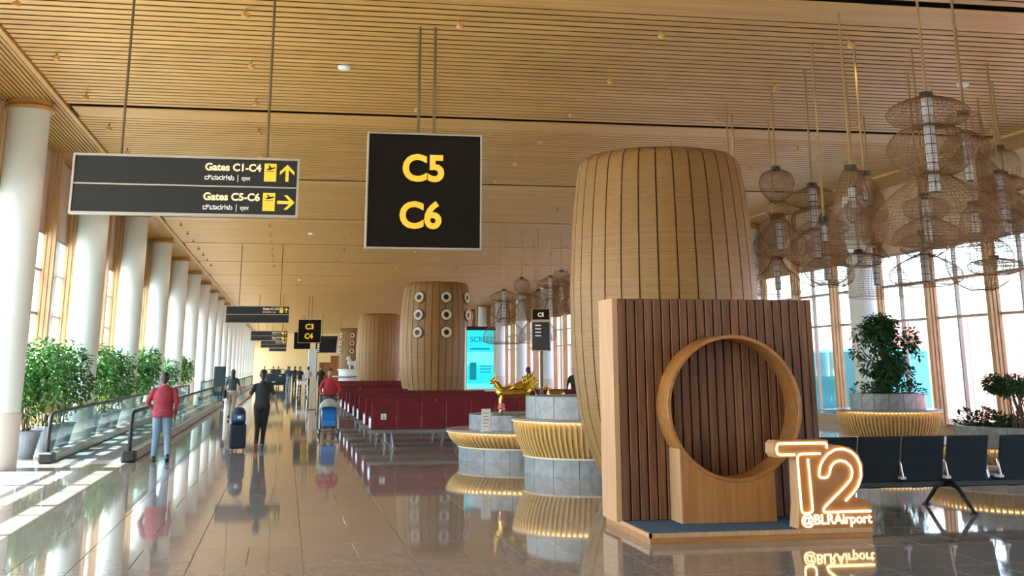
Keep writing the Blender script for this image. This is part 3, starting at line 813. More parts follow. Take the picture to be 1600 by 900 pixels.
# ------------------------------------------------------------------ round planters with glowing bench skirts
def planter(name, label, c, rb, rbase, rd_, zb, zs, zd, ribs=84, drum_n=16):
    t = thing(name, label, 'planter', (c[0], c[1], 0))
    # base drum of stone segments
    def segs(nm, r0, r1, z0, z1, n):
        da = 2*PI/n; mb = MB(); vs = []
        for z in (z0, z1):
            for r in (r0, r1):
                for k in range(4):
                    a = -da/2+.004/r1+(da-.008/r1)*k/3; vs.append((r*math.cos(a), r*math.sin(a), z))
        fs = []
        for k in range(3):
            fs += [(4+k,5+k,13+k,12+k),(k+1,k,8+k,9+k),(8+k,12+k,13+k,9+k),(k,k+1,5+k,4+k)]
        fs += [(0,4,12,8),(7,3,11,15)]
        mb.add(vs, fs); me = mb.mesh(nm)
        for i in range(n):
            o = obj(nm, me, MT['stone'], t); o.rotation_euler = (0,0,da*(i+.37))
    segs('base_stone', rbase-.12, rbase, 0, zs+.02, drum_n)
    obj('base_core', MB().lathe([(rbase-.1,0),(rbase-.1,zb-.06)], 40), MT['soil'], t)
    segs('drum_stone', rd_-.10, rd_, zb, zd, drum_n)
    obj('soil', MB().lathe([(rd_-.09,zb),(rd_-.09,zd-.05)], 40), MT['soil'], t)
    obj('bench_top', MB().lathe([(rd_-.02,zb-.03),(rb+.02,zb-.03),(rb+.03,zb-.015),(rb+.02,zb),(rd_-.02,zb)], 64, closed=True), MT['bench'], t, smooth=True)
    obj('bench_rim', MB().lathe([(rb-.03,zb-.055),(rb+.022,zb-.055),(rb+.022,zb-.03),(rb-.03,zb-.03)], 64, closed=True), MT['rim'], t)
    obj('led_strip', MB().lathe([(rb-.075,zb-.060),(rb-.045,zb-.060),(rb-.045,zb-.050),(rb-.075,zb-.050)], 64, closed=True), MT['led'], t)
    # curved ribs
    pr = []
    for k in range(7):
        u = k/6.; r = rb-.005-(rb-.01-rbase)*(u**1.9); pr.append((r, zb-.055-(zb-.055-zs)*u))
    mb = MB(); w = .011; vs = []
    for r, z in pr: vs += [(r,-w,z),(r,w,z),(r-.05,w,z),(r-.05,-w,z)]
    fs = []
    for i in range(6):
        for k in range(4): fs.append((i*4+k, i*4+(k+1) % 4, i*4+4+(k+1) % 4, i*4+4+k))
    fs += [(0,1,2,3),(27,26,25,24)]
    mb.add(vs, fs); me = mb.mesh('rib')
    for i in range(ribs):
        o = obj('rib', me, MT['skirt'], t); o.rotation_euler = (0,0,2*PI*i/ribs)
    obj('skirt_shell', MB().lathe([(r-.055, z) for r, z in pr]+[(r-.065, z) for r, z in reversed(pr)], 64, closed=True), MT['skirt'], t, smooth=True)
    obj('skirt_foot', MB().lathe([(rbase-.01,zs-.012),(rbase+.02,zs-.012),(rbase+.02,zs+.012),(rbase-.01,zs+.012)], 64, closed=True), MT['rim'], t)
    return t
planter('round_planter', 'low round stone planter bench with a glowing slatted skirt under the golden statue', (4.7,23.6), 1.55, 1.33, 1.13, .56, .24, .83, 100)
planter('round_planter', 'taller round stone planter bench with a glowing slatted skirt left of the big barrel', (5.2,20.35), 1.36, 1.17, 1.14, .89, .28, 1.24, 90)
pt = planter('round_planter', 'round planter bench with a glowing skirt holding the tree by the right windows', (13.1,25.0), 1.12, .95, .80, .80, .23, 1.13, 84)
obj('side_shelf', MB().box(-1.55,-1.05,-.2,.25,.77,.80), MT['bench'], pt)
planter('round_planter', 'long low planter bench at the right edge with dense ground cover and a bush', (12.15,18.5), 1.65, 1.45, 1.15, .50, .20, .76, 110)
# what grows in them
def ground_cover(c, r, z, n, seed, label, m='leafd'):
    rd = random.Random(seed); bl = []
    for i in range(22):
        a = rd.uniform(0,2*PI); q = r*math.sqrt(rd.random()); bl.append((q*math.cos(a), q*math.sin(a), rd.uniform(.02,.12), rd.uniform(.12,.2)))
    mb = leaf_cloud(bl, n, .09, seed, -.2)
    mb.v = [(v[0], v[1], max(v[2], 0)) for v in mb.v]
    o = obj('ground_cover', mb, MT[m]); o.location = (c[0], c[1], z); tag(o, label, 'plant'); o['kind'] = 'stuff'; return o
ground_cover((13.1,25.0), .62, 1.085, 1400, 3, 'low leafy plants around the tree in the right planter')
ground_cover((12.15,18.5), .95, .715, 2600, 4, 'dense low green plants in the planter at the right edge')
t = thing('potted_tree', 'bushy dark green tree in the round planter before the right column', 'tree', (13.1, 25.0, 1.082))
rd = random.Random(5)
bl = []
for i in range(30):
    a = rd.uniform(0,2*PI); zz = rd.uniform(.35,1.55); q = rd.uniform(0,.62)*(1-abs(zz-.95)*.55); bl.append((q*math.cos(a)*1.15, q*math.sin(a), zz, rd.uniform(.16,.27)))
bl += [(-.62,0,.95,.12),(-.75,-.1,.88,.09),(.6,-.1,1.2,.16),(.72,-.1,1.05,.13),(.8,0,.9,.1),(.62,-.2,1.35,.14),(-.5,.1,1.3,.16)]
obj('foliage', leaf_cloud(bl, 4600, .115, 21), MT['leafd'], t, kind='stuff')
obj('trunk', stems([(b[0]*.8,b[1]*.8,b[2]) for b in bl[::3]], .02, .07), MT['bark'], t)
t = thing('leafy_bush', 'round topped bush on many thin stems in the planter at the right edge', 'plant', (11.85, 18.2, .715))
bl = []
for i in range(22):
    a = rd.uniform(0,2*PI); q = .42*math.sqrt(rd.random()); bl.append((q*math.cos(a), q*math.sin(a), .60+.26*rd.random()*(1-q), rd.uniform(.09,.15)))
obj('foliage', leaf_cloud(bl, 2600, .07, 33), MT['leafd'], t, kind='stuff')
obj('stem', stems([(b[0],b[1],b[2]) for b in bl], .008, .12), MT['bark'], t)
t = thing('small_plant_box', 'small planter box with short leaves left of the right planter, by the maroon seats', 'plant', (12.2, 28.2, 0))
obj('box', MB().rbox(-.35,.35,-.2,.2,0,.95,.02), MT['black'], t)
obj('foliage', leaf_cloud([(-.2,0,1.05,.15),(.1,0,1.08,.17),(.25,0,1.03,.13)], 260, .12, 61, -.3), MT['leaf'], t, kind='stuff')

# ------------------------------------------------------------------ golden statue on the low planter
def remeshed(mb, vox, smooth=4, parts=None):
    me = mb.mesh('tmp'); b = bmesh.new(); b.from_mesh(me); bmesh.ops.recalc_face_normals(b, faces=b.faces); b.to_mesh(me); b.free()
    o = bpy.data.objects.new('tmp', me); COL.objects.link(o)
    m = o.modifiers.new('r', 'REMESH'); m.mode = 'VOXEL'; m.voxel_size = vox; m.use_smooth_shade = True
    if smooth:
        q = o.modifiers.new('s', 'SMOOTH'); q.factor = .5; q.iterations = smooth
    dg = bpy.context.evaluated_depsgraph_get(); dg.update()
    out = bpy.data.meshes.new_from_object(o.evaluated_get(dg))
    bpy.data.objects.remove(o); bpy.data.meshes.remove(me)
    out.polygons.foreach_set('use_smooth', [True]*len(out.polygons))
    return out
G = thing('golden_cow_statue', 'gilded winged cow statue with horns standing on the low round planter', 'statue', (4.37, 23.0, .832))
G.scale = (.94,.94,.94)
obj('plinth', MB().rbox(-.52,.40,-.16,.16,0,.045,.01), MT['bench'], G)
mb = MB()
mb.cone((-.30,0,.44),(.20,0,.46),.105,.12,14)                       # trunk
mb.cone((-.30,0,.46),(-.43,0,.66),.075,.05,12)                      # neck
mb.cone((-.43,0,.68),(-.52,0,.63),.056,.035,12)                     # head and muzzle
for y in (-.05,.05):
    mb.cone((-.30,y,.40),(-.32,y,.22),.045,.03,8); mb.cone((-.32,y,.22),(-.31,y,.05),.027,.02,8); mb.cone((-.31,y,.055),(-.33,y,.055),.026,.022,8)
    mb.cone((.20,y,.42),(.235,y,.27),.06,.035,8); mb.cone((.235,y,.27),(.265,y,.19),.033,.025,8); mb.cone((.265,y,.19),(.245,y,.05),.024,.02,8); mb.cone((.24,y,.055),(.22,y,.055),.026,.022,8)
    mb.cone((-.42,y*.9,.70),(-.40,y*2.0,.71),.022,.012,8)           # ears
mb.ball((-.02,0,.345),.05,10)
obj('body', remeshed(mb, .011, 3), MT['gold'], G)
for s in (-1,1):
    obj('horn', MB().tube([(-.42,.03*s,.72),(-.42,.055*s,.77),(-.44,.045*s,.83)], [.014,.011,.004], 8), MT['goldy'], G, smooth='all')
    w = MB()
    for k in range(6):
        a = .25+.22*k
        w.tube([(-.14,.10*s,.50),(-.02+.05*k,.13*s,.56+.012*k),(.04+.055*k,.12*s,.60+.03*k),(.10+.05*k,.10*s,.585+.055*k)], [.022,.03,.024,.008], 8)
    obj('wing', w, MT['gold'], G, smooth='all')
    obj('scroll', MB().tube([(-.16+.075*math.cos(t*.35)*(1-t*.03)+.014*t,.135*s,.56+.055*math.sin(t*.35)*(1-t*.03)) for t in range(20)], .013, 6), MT['goldy'], G, smooth='all')
fan = MB()
for k in range(9):
    a = R(20+14*k); fan.tube([(.27,0,.50),(.27+.14*math.cos(a),0,.50+.16*math.sin(a)),(.27+.22*math.cos(a),0,.50+.30*math.sin(a))], [.012,.035,.012], 8)
obj('tail_fan', fan, MT['goldy'], G, smooth='all')
obj('tail', MB().tube([(.30,0,.50),(.40,0,.46),(.43,0,.36),(.41,0,.24)], [.02,.016,.014,.024], 8), MT['gold'], G, smooth='all')
obj('garland', MB().tube([(-.36+.09*math.cos(t*PI/9),.10*math.sin(t*PI/9),.50-.02*math.cos(t*PI/9)) for t in range(18)], .02, 8, closed=True), MT['goldy'], G, smooth='all')
t = thing('calf_statue', 'small golden calf figure behind the winged cow on the taller planter edge', 'statue', (5.28, 23.62, .832))
mb = MB(); mb.cone((-.10,0,.36),(.12,0,.36),.07,.075,12); mb.cone((-.10,0,.38),(-.16,0,.50),.045,.035,10); mb.cone((-.16,0,.51),(-.22,0,.48),.038,.025,10)
for y in (-.035,.035):
    for x in (-.1,.12): mb.cone((x,y,.34),(x+.01,y,.03),.03,.016,8)
    mb.cone((-.15,y,.53),(-.14,y*2,.56),.014,.008,6)
obj('body', remeshed(mb, .011, 2), MT['gold'], t)
fl = thing('flower_offering', 'small pink flower bunch at the feet of the golden cow', 'flowers', (4.06, 22.78, .832))
mb = MB(); rd = random.Random(3)
for i in range(16): mb.ball((rd.uniform(-.05,.05), rd.uniform(-.05,.05), rd.uniform(.10,.20)), .028, 8)
obj('blossom', mb, MT['pink'], fl, smooth='all', kind='stuff')
obj('stem', stems([(.02*math.cos(k),.02*math.sin(k),.13) for k in range(6)], .005, .01), MT['leafd'], fl)
nt = thing('notice_card', 'white printed notice card standing on the low planter bench', 'notice', (3.72, 22.55, .561))
obj('card', MB().box(-.085,.085,-.008,.008,.015,.40), MT['paper'], nt)
obj('foot', MB().box(-.09,.09,-.06,.06,0,.016), MT['paper'], nt)
for k in range(5): obj('print_line', MB().box(-.06,.05-.02*(k % 2),-.0095,-.008,.32-.06*k,.332-.06*k), MT['ink'], nt)

# ------------------------------------------------------------------ red beam seating
bkm = MB(); PB = [(-.235,-.035),(.235,-.035)]
def padmesh(w, prof, th, b=.02):
    # seat or back shell swept along a side profile of (y,z)
    mb = MB(); vs = []; n = len(prof)
    for i, (y, z) in enumerate(prof):
        a = prof[max(i-1,0)]; c = prof[min(i+1,n-1)]; d = Vector((c[0]-a[0], c[1]-a[1])).normalized(); nx, nz = -d.y, d.x
        for x, o in ((-w/2, th*.25), (-w/2+b, th*.5), (w/2-b, th*.5), (w/2, th*.25), (w/2, -th*.25), (w/2-b, -th*.5), (-w/2+b, -th*.5), (-w/2, -th*.25)):
            vs.append((x, y+nx*o, z+nz*o))
    fs = [tuple(range(7,-1,-1)), tuple((n-1)*8+k for k in range(8))]
    for i in range(n-1):
        for k in range(8): fs.append((i*8+k, i*8+(k+1) % 8, i*8+8+(k+1) % 8, i*8+8+k))
    return mb.add(vs, fs)
redback = padmesh(.54, [(-.20,.40),(-.215,.55),(-.245,.75),(-.285,.98)], .05).mesh('backrest')
redseat = padmesh(.54, [(-.19,.42),(-.05,.41),(.15,.425),(.27,.44)], .06).mesh('seat')
armm = MB().tube([(0,-.18,.42),(0,-.16,.62),(0,-.10,.65),(0,.14,.65),(0,.18,.62),(0,.18,.42)], .018, 6).mesh('armrest')
footm = MB().tube([(0,-.36,.02),(0,-.10,.22),(0,-.02,.33)], .024, 6).tube([(0,.34,.02),(0,.08,.22),(0,0,.33)], .024, 6).box(-.04,.04,-.42,-.30,0,.03).box(-.04,.04,.28,.40,0,.03).mesh('leg')
def beam_row(x0, y, n, label, m='red', rz=0, sign=False):
    P = .55
    t = thing('beam_seating', label, 'seats', (x0, y, 0), rz, 'rows of beam seating')
    obj('beam', MB().box(-.05, n*P+.05, -.045, .045, .30, .37), MT['greymet'], t)
    for i in range(n):
        for nm, me in (('backrest', redback), ('seat', redseat)):
            o = obj(nm, me, MT[m], t); o.location = (P*(i+.5), 0, 0)
            if nm == 'backrest' and sign and i == 0:
                g = obj('seat_sign', MB().box(-.06,.06,-.268,-.262,.60,.72), MT['paper'], o)
                q = obj('seat_symbol', MB().tube([(-.012,0,.628),(-.012,0,.672)], .012, 6).ball((-.012,0,.69), .012, 8).tube([(.0+.024*math.cos(a*.5),0,.642+.024*math.sin(a*.5)) for a in range(-5,3)], .006, 5).move((0,-.272,0)), MT['ink'], o)
    for i in range(n+1):
        o = obj('armrest', armm, MT['chrome'], t); o.location = (P*i, 0, 0)
    for i in ([.5] if n < 3 else [.9, n-.9] if n < 7 else [.9, n/2, n-.9]):
        o = obj('leg', footm, MT['greymet'], t); o.location = (P*i, 0, 0)
    return t
rows_y = [27.3, 29.3, 32.0, 34.0, 36.7, 38.7, 41.4, 49.6, 52.3, 54.3, 57.0, 59.0, 61.7, 63.7]
for i, y in enumerate(rows_y):
    x0 = 1.9
    n = 8 if y < 40 else 4 if y < 50 else 9
    if 43.5 < y < 51: n = 3
    beam_row(x0, y, n, 'row of red airport seats %s, seen from behind' % ('nearest to the camera, with a wheelchair sign' if i == 0 else ORD[i]+' from the front'), 'red', 0, i == 0)
for i, (x, y, n) in enumerate(((8.9,33.5,5),(8.9,36.2,5),(12.0,31.5,4),(7.6,39.2,5))):
    beam_row(x, y, n, ['row of maroon seats left of the big barrel, before the windows','second row of maroon seats before the windows','maroon seats showing between the booth and the right planter','maroon seats behind the golden statue'][i], 'maroon')

# black mesh seats in the right foreground
blkback = padmesh(.56, [(-.13,.36),(-.15,.46),(-.20,.66),(-.27,.885)], .035, .015).mesh('backrest')
blkseat = padmesh(.54, [(-.12,.38),(.0,.36),(.2,.37),(.32,.395)], .05, .015).mesh('seat')
barm = MB().tube([(0,-.22,.40),(0,-.17,.60)], .015, 8).tube([(0,-.17,.60),(0,-.10,.615),(0,.22,.615)], .018, 8).tube([(0,.12,.60),(0,.04,.36)], .013, 8).mesh('armrest')
barp = MB().box(-.035,.035,-.235,-.14,.385,.415).mesh('arm_plate')
bleg = MB().tube([(0,-.56,.02),(0,-.46,.10),(0,-.24,.27),(0,-.02,.33)], [.022,.024,.028,.04], 8).tube([(0,.56,.02),(0,.46,.10),(0,.24,.27),(0,.02,.33)], [.022,.024,.028,.04], 8).lathe([(.055,0),(.055,.015),(.02,.03)], 12, (0,-.56,0)).lathe([(.055,0),(.055,.015),(.02,.03)], 12, (0,.56,0)).mesh('leg')
bt = thing('beam_seating', 'row of black mesh beam seats seen from behind, right of the neon sign', 'seats', (6.35, 14.3, 0), 0, None)
xs = [0.26, .84, 1.42, 2.02, 2.74, 3.34]
obj('beam', MB().rbox(-.05,3.7,-.04,.04,.27,.35,.012), MT['rubber'], bt)
for i, x in enumerate(xs):
    o = obj('backrest', blkback, MT['seatblk'], bt); o.location = (x+.02,0,0)
    o = obj('seat', blkseat, MT['seatblk'], bt); o.location = (x+.02,0,0)
    o = obj('armrest', barm, MT['chrome'], bt); o.location = (x-.27,0,0)
    q = obj('arm_plate', barp, MT['paper'], o)
    q = obj('bracket', MB().tube([(x-.12,0,.35),(x-.05,-.02,.28),(x+.09,-.02,.28),(x+.16,0,.35)], .018, 6), MT['rubber'], bt)
for x in (-.0, 1.86, 3.5):
    o = obj('leg', bleg, MT['rubber'], bt); o.location = (x,0,0)

# ------------------------------------------------------------------ moving walkways
def walkway(ya, yb, label):
    t = thing('moving_walkway', label, 'moving walkway', (-3.565, ya, 0))
    L = yb-ya
    obj('belt', MB().box(-.62,.62,.6,L-.6,0,.015), MT['belt'], t)
    obj('comb_plate', MB().box(-.62,.62,.0,.6,0,.014), MT['steel'], t); obj('comb_plate', MB().box(-.62,.62,L-.6,L,0,.014), MT['steel'], t)
    for s, nm in ((-1,'left'),(1,'right')):
        x = .735*s
        obj('skirt', MB().rbox(min(x-.10,x+.10), max(x-.10,x+.10), .1, L-.1, 0, .17, .02), MT['steel'], t)
        hp = [(x,.22,.14),(x,.15,.3),(x,.16,.62),(x,.20,.80),(x,.30,.88),(x,.5,.90),(x,L-.5,.90),(x,L-.3,.88),(x,L-.2,.80),(x,L-.16,.62),(x,L-.15,.3),(x,L-.22,.14)]
        obj('handrail', MB().tube(hp, .038, 10), MT['rubber'], t, smooth=True)
        obj('newel_box', MB().rbox(x-.13,x+.13,-.02,.34,0,.20,.03), MT['rubber'], t)
        obj('newel_box', MB().rbox(x-.13,x+.13,L-.34,L+.02,0,.20,.03), MT['rubber'], t)
        y = .24; n = 0
        while y < L-.3:
            e = min(y+1.9, L-.24)
            obj('glass_panel', MB().box(x-.006,x+.006,y+.008,e-.008,.16,.87), MT['bglass'], t)
            y = e
    return t
walkway(24.15, 58.0, 'near moving walkway with glass balustrades along the left columns')
walkway(66.0, 110.0, 'far moving walkway continuing behind the near one')
t = thing('walkway_board', 'dark upright information board at the end of the near walkway', 'sign board', (-3.1, 60.5, 0))
obj('board', MB().rbox(-.28,.28,-.06,.06,.35,1.72,.02), MT['teal'], t); obj('post', MB().box(-.06,.06,-.03,.03,.02,.36), MT['rodd'], t); obj('base', MB().box(-.25,.25,-.15,.15,0,.025), MT['rodd'], t)

# ------------------------------------------------------------------ people
def hand(mb, w, d, side, segs, sc=1.0):
    # palm at the wrist w, fingers along d, thumb off the inner side
    d = Vector(d).normalized(); w = Vector(w)
    s = Vector(side).normalized(); n = d.cross(s).normalized()
    mb.cone(w, w+d*.075*sc, .022*sc, .026*sc, 8); mb.cone(w+d*.03*sc+s*.022*sc, w+d*.08*sc+s*.028*sc, .016*sc, .014*sc, 8); mb.cone(w+d*.03*sc-s*.022*sc, w+d*.08*sc-s*.028*sc, .016*sc, .014*sc, 8)
    for k, l in enumerate((.062,.072,.068,.052)):
        b = w+d*.085*sc+s*(.03-.02*k)*sc; m = b+(d*.93+n*.25)*l*.55*sc; e = m+(d*.7+n*.7)*l*.5*sc
        mb.cone(b, m, .0105*sc, .0095*sc, 6); mb.cone(m, e, .0095*sc, .0075*sc, 6)
    b = w+d*.03*sc+s*.03*sc; m = b+(d*.6+s*.75)*.035*sc; mb.cone(b, m, .013*sc, .011*sc, 6); mb.cone(m, m+(d*.9+s*.25)*.032*sc, .011*sc, .008*sc, 6)
    segs.append((w, w+d*.16*sc, 'skin', .05))
def person(name, label, loc, rz, h, J, mats, vox=.0125, female=False, hair='short', group=None, detail=True, lower=True, sleeve='long', shoe=('black','black')):
    """J: dict of joints in a frame facing +Y: lE lW rE rW (elbow, wrist), lK lA rK rA (knee, ankle); unit = metres for h 1.7"""
    k = h/1.7; B = J.get('bulk', 1.0)
    t = thing(name, label, 'person', loc, rz, group)
    V = lambda p: Vector(p)*k
    hx = .085; sx = .165 if female else .185
    lean = J.get('lean', 0); 
    pel = V((0,0,.93)); ch = V((0,lean*.6,1.25)); nk = V((0,lean,1.43)); hd = V((J.get('hx',0),lean+.02+J.get('hy',0),1.575))
    if 'drop' in J:
        for p in (pel, ch, nk, hd): p.z += J['drop']*k
    mb = MB(); sg = []
    wv = .155 if female else .175
    # trunk as a loft of ellipses
    rg = [(0,0,.84,.13,.10),(0,-.01,.93,.172 if female else .168,.125),(0,0,1.03,.148 if female else .162,.108),(0,lean*.4,1.14,.142 if female else .170,.105),
          (0,lean*.6,1.26,wv,.118),(0,lean*.8,1.345,wv*.93,.106),(0,lean*.9,1.395,wv*.70,.088),(0,lean*.96,1.425,wv*.48,.072),(0,lean,1.45,.065,.062)]
    mb.loft([(a*k,b*k,(c+J.get('drop',0))*k,d*k*(B if c < 1.4 else 1),e*k*(B if c < 1.4 else 1)) for a,b,c,d,e in rg], 18)
    sg += [(V((0,0,.80+J.get('drop',0))), pel+V((0,0,.04)), 'low', .16), (pel+V((0,0,.10)), nk-V((0,0,.07)), 'top', .17)]
    mb.cone(nk-V((0,0,.04)), hd-V((0,.01,.05)), .054*k, .05*k, 10); sg.append((nk+V((0,0,.03)), hd, 'skin', .06))
    # head: skull, jaw, nose, ears
    o = len(mb.v); mb.ball(hd+V((0,-.005,.025)), .095*k, 16, sc=(.82,1.0,1.08)); mb.ball(hd+V((0,.028,-.045)), .066*k, 12, sc=(.86,.95,1.05))
    mb.cone(hd+V((0,.088,.012)), hd+V((0,.104,-.018)), .010*k, .015*k, 8)
    for s in (-1,1): mb.ball(hd+V((s*.08,-.005,.0)), .024*k, 8, sc=(.45,.8,1.25))
    sg.append((hd+V((0,0,-.05)), hd+V((0,0,.08)), 'skin', .11))
    for s, S_ in ((-1,'l'),(1,'r')):
        sh = nk+V((s*sx*(.5+.5*B),0,-.082)); el = V(J[S_+'E']); wr = V(J[S_+'W'])
        if 'drop' in J: el.z += J['drop']*k; wr.z += J['drop']*k
        mb.cone(nk+V((s*.05,0,-.045)), sh, .046*k, .057*k, 12)
        mb.cone(sh, el, (.05 if female else .058)*k*B, (.038 if female else .045)*k*B, 12); mb.cone(el, wr, (.038 if female else .044)*k, (.026 if female else .029)*k, 12)
        sg.append((nk+V((s*.08,0,-.05)), sh, 'top', .09))
        if sleeve == 'long': sg += [(sh, el, 'top', .07), (el, el.lerp(wr,.96), 'top', .055)]
        else: sg += [(sh, sh.lerp(el,.72), 'top', .07), (sh.lerp(el,.78), el, 'skin', .05), (el, wr, 'skin', .05)]
        dv = (wr-el).normalized()
        if detail: hand(mb, wr, dv, Vector((-s*.3, 1, 0)) if abs(dv.y) < .8 else Vector((-s,0,.3)), sg, k)
        else: mb.cone(wr, wr+dv*.11*k, .03*k, .022*k, 8); sg.append((wr, wr+dv*.12*k, 'skin', .05))
        if lower:
            hp = pel+V((s*hx,0,-.03)); kn = V(J[S_+'K']); an = V(J[S_+'A'])
            mb.cone(hp, kn, (.092 if female else .095)*k*B, (.060 if female else .066)*k*B, 14); mb.cone(kn, an, (.058 if female else .066)*k*B, (.044 if female else .056)*k*B, 12)
            sg += [(hp, kn, 'low', .1), (kn, an, 'low', .08)]
    def md(p, a, b, r):
        d = b-a; q = max(0, min(1, (p-a).dot(d)/max(1e-9, d.length_squared))); return (p-a-d*q).length/(r*k)
    me = remeshed(mb, vox*k, 3)
    keys = ['skin','top','low']
    idx = []
    for p in me.polygons:
        c = Vector(p.center); best = min(sg, key=lambda s: md(c, s[0], s[1], s[3])); idx.append(keys.index(best[2]))
    bo = obj('body', me, None, t)
    bo.data.materials.clear()
    for q in keys: bo.data.materials.append(MT[mats[q]])
    me.polygons.foreach_set('material_index', idx)
    # hair, a shell on the skull
    hm = MB(); o = 0
    hm.ball(hd+V((0,-.016,.038)), .103*k, 16, sc=(.86,.98,1.02))
    if hair == 'tail':
        hm.ball(hd+V((0,-.105,.03)), .042*k, 10); hm.cone(hd+V((0,-.11,.02)), hd+V((0,-.115,-.17)), .034*k, .018*k, 10)
        hm.cone(hd+V((0,-.05,-.02)), hd+V((0,-.075,-.06)), .07*k, .05*k, 10)
    elif hair == 'long': hm.cone(hd+V((0,-.05,0)), hd+V((0,-.075,-.17)), .082*k, .07*k, 12)
    else: hm.cone(hd+V((0,-.05,-.01)), hd+V((0,-.058,-.04)), .068*k, .055*k, 10)
    hme = remeshed(hm, .014*k, 3)
    if hair != 'bald':
        b = bmesh.new(); b.from_mesh(hme)
        cut = hd.y + .055*k
        kill = [v for v in b.verts if v.co.y > hd.y+.035*k and v.co.z < hd.z+.075*k]
        bmesh.ops.delete(b, geom=kill, context='VERTS'); b.to_mesh(hme); b.free()
        obj('hair', hme, MT[mats.get('hair','hair')], t)
    else: bpy.data.meshes.remove(hme)
    if detail and J.get('face', True):
        for s in (-1,1):
            e = obj('eye', MB().ball(hd+V((s*.032,.083,.022)), .0115*k, 8), MT['white_txt'], t, smooth='all'); obj('pupil', MB().ball(hd+V((s*.032,.0925,.022)), .006*k, 8), MT['black'], e, smooth='all')
            obj('eyebrow', MB().tube([hd+V((s*.018,.089,.042)), hd+V((s*.034,.089,.047)), hd+V((s*.05,.078,.042))], .004*k, 5), MT['hair'], t)
        obj('mouth', MB().tube([hd+V((-.025,.083,-.058)), hd+V((0,.091,-.057)), hd+V((.025,.083,-.058))], .005*k, 5), MT['coral'], t)
    if lower:
        for s, S_ in ((-1,'l'),(1,'r')):
            an = V(J[S_+'A']); up_ = J.get(S_+'P', 0)
            sm = MB(); sm.cone((0,-.03,.0),(0,.0,-.005),.042,.045,10); sm.cone((0,.0,-.012),(0,.15,-.03),.046,.036,10)
            sm.v = [(v[0], v[1], max(v[2], -.062)) for v in sm.v]
            so_ = MB().loft([(0,.055,-.078,.040,.125),(0,.055,-.058,.043,.13)], 16)
            c_, s__ = math.cos(up_), math.sin(up_)
            for m_ in (sm, so_): m_.v = [(v[0]*k+an.x, (v[1]*c_+v[2]*s__)*k+an.y, (-v[1]*s__+v[2]*c_)*k+an.z) for v in m_.v]
            i = 0 if s < 0 else 1
            sh_ = obj('shoe', sm, MT[shoe[i]], t, smooth='all'); obj('sole', so_, MT[mats.get('sole', 'rubber')] if not isinstance(mats.get('sole'), tuple) else MT[mats['sole'][i]], sh_, smooth='all')
    return t
MT['shoeblk'] = mat('shoe_black', (.02,.02,.022), .5)
sb = ('shoeblk','shoeblk')
# man in maroon jacket, from behind
pm = person('person', 'man in maroon jacket and light jeans seen from behind beside the walkway', (-2.27, 24.35, 0), .05, 1.62,
    dict(lE=(-.30,.04,1.14), lW=(-.26,.24,1.06), rE=(.265,-.03,1.13), rW=(.245,.05,.88), lK=(-.10,.05,.50), lA=(-.115,-.02,.085), rK=(.12,.04,.50), rA=(.15,-.10,.11), rP=.25, hx=.0, hy=.035, lean=.03, face=False, bulk=1.17),
    dict(skin='skin', top='jacket', low='jeans', sole='rubber'), shoe=sb)
obj('jacket_hem', MB().loft([(0,0,.80,.190,.145),(0,0,.825,.203,.155),(0,0,.86,.200,.152),(0,0,.93,.190,.14)], 24), MT['jacket'], pm, smooth='all')
obj('jacket_collar', MB().loft([(0,.03,1.345,.075,.075),(0,.035,1.385,.066,.066)], 20), MT['jacket'], pm, smooth='all')
# woman in black pulling a suitcase
pw = person('person', 'woman in black t-shirt and trousers walking away, pulling a suitcase', (-.46, 27.2, 0), .0, 1.66,
    dict(lE=(-.27,-.10,1.14), lW=(-.44,-.22,1.00), rE=(.27,.01,1.14), rW=(.33,.06,.88), lK=(-.075,.02,.50), lA=(-.085,-.18,.16), lP=.7, rK=(.06,.06,.50), rA=(.04,.06,.085), face=False, bulk=1.1),
    dict(skin='skin2', top='blackcl', low='blackcl', sole=('coral','bluesh')), female=True, hair='tail', sleeve='short', shoe=('shoeblk','bluesh'))
sc_ = thing('suitcase', 'tall dark navy cabin suitcase on wheels pulled by the woman in black', 'suitcase', (-.93, 26.85, 0), .1)
obj('shell', MB().rbox(-.17,.17,-.11,.11,.05,.56,.03), MT['navy'], sc_)
for x in (-.13,.13):
    for y in (-.08,.08): obj('wheel', MB().tube([(x-.014,y,.028),(x+.014,y,.028)], .028, 12), MT['chrome'], sc_)
obj('pull_handle', MB().tube([(-.08,.09,.55),(-.08,.05,.93),(.08,.05,.93),(.08,.09,.55)], .009, 6), MT['chrome'], sc_)
for z in (.18,.42): obj('zip', MB().box(-.172,.172,-.113,.113,z,z+.008), MT['black'], sc_)
bg = thing('backpack', 'navy and blue backpack riding on top of the suitcase', 'backpack', (-.93, 26.80, .565), .1)
obj('bag', MB().loft([(0,0,0,.14,.10),(0,0,.08,.155,.115),(0,0,.22,.15,.105),(0,0,.30,.11,.075),(0,0,.325,.05,.03)], 16), MT['navy'], bg, smooth='all')
obj('pocket', MB().rbox(-.10,.10,-.135,-.08,.05,.19,.02), MT['bluebag'], bg); obj('patch', MB().box(-.035,.045,-.139,-.134,.10,.155), MT['paper'], bg)
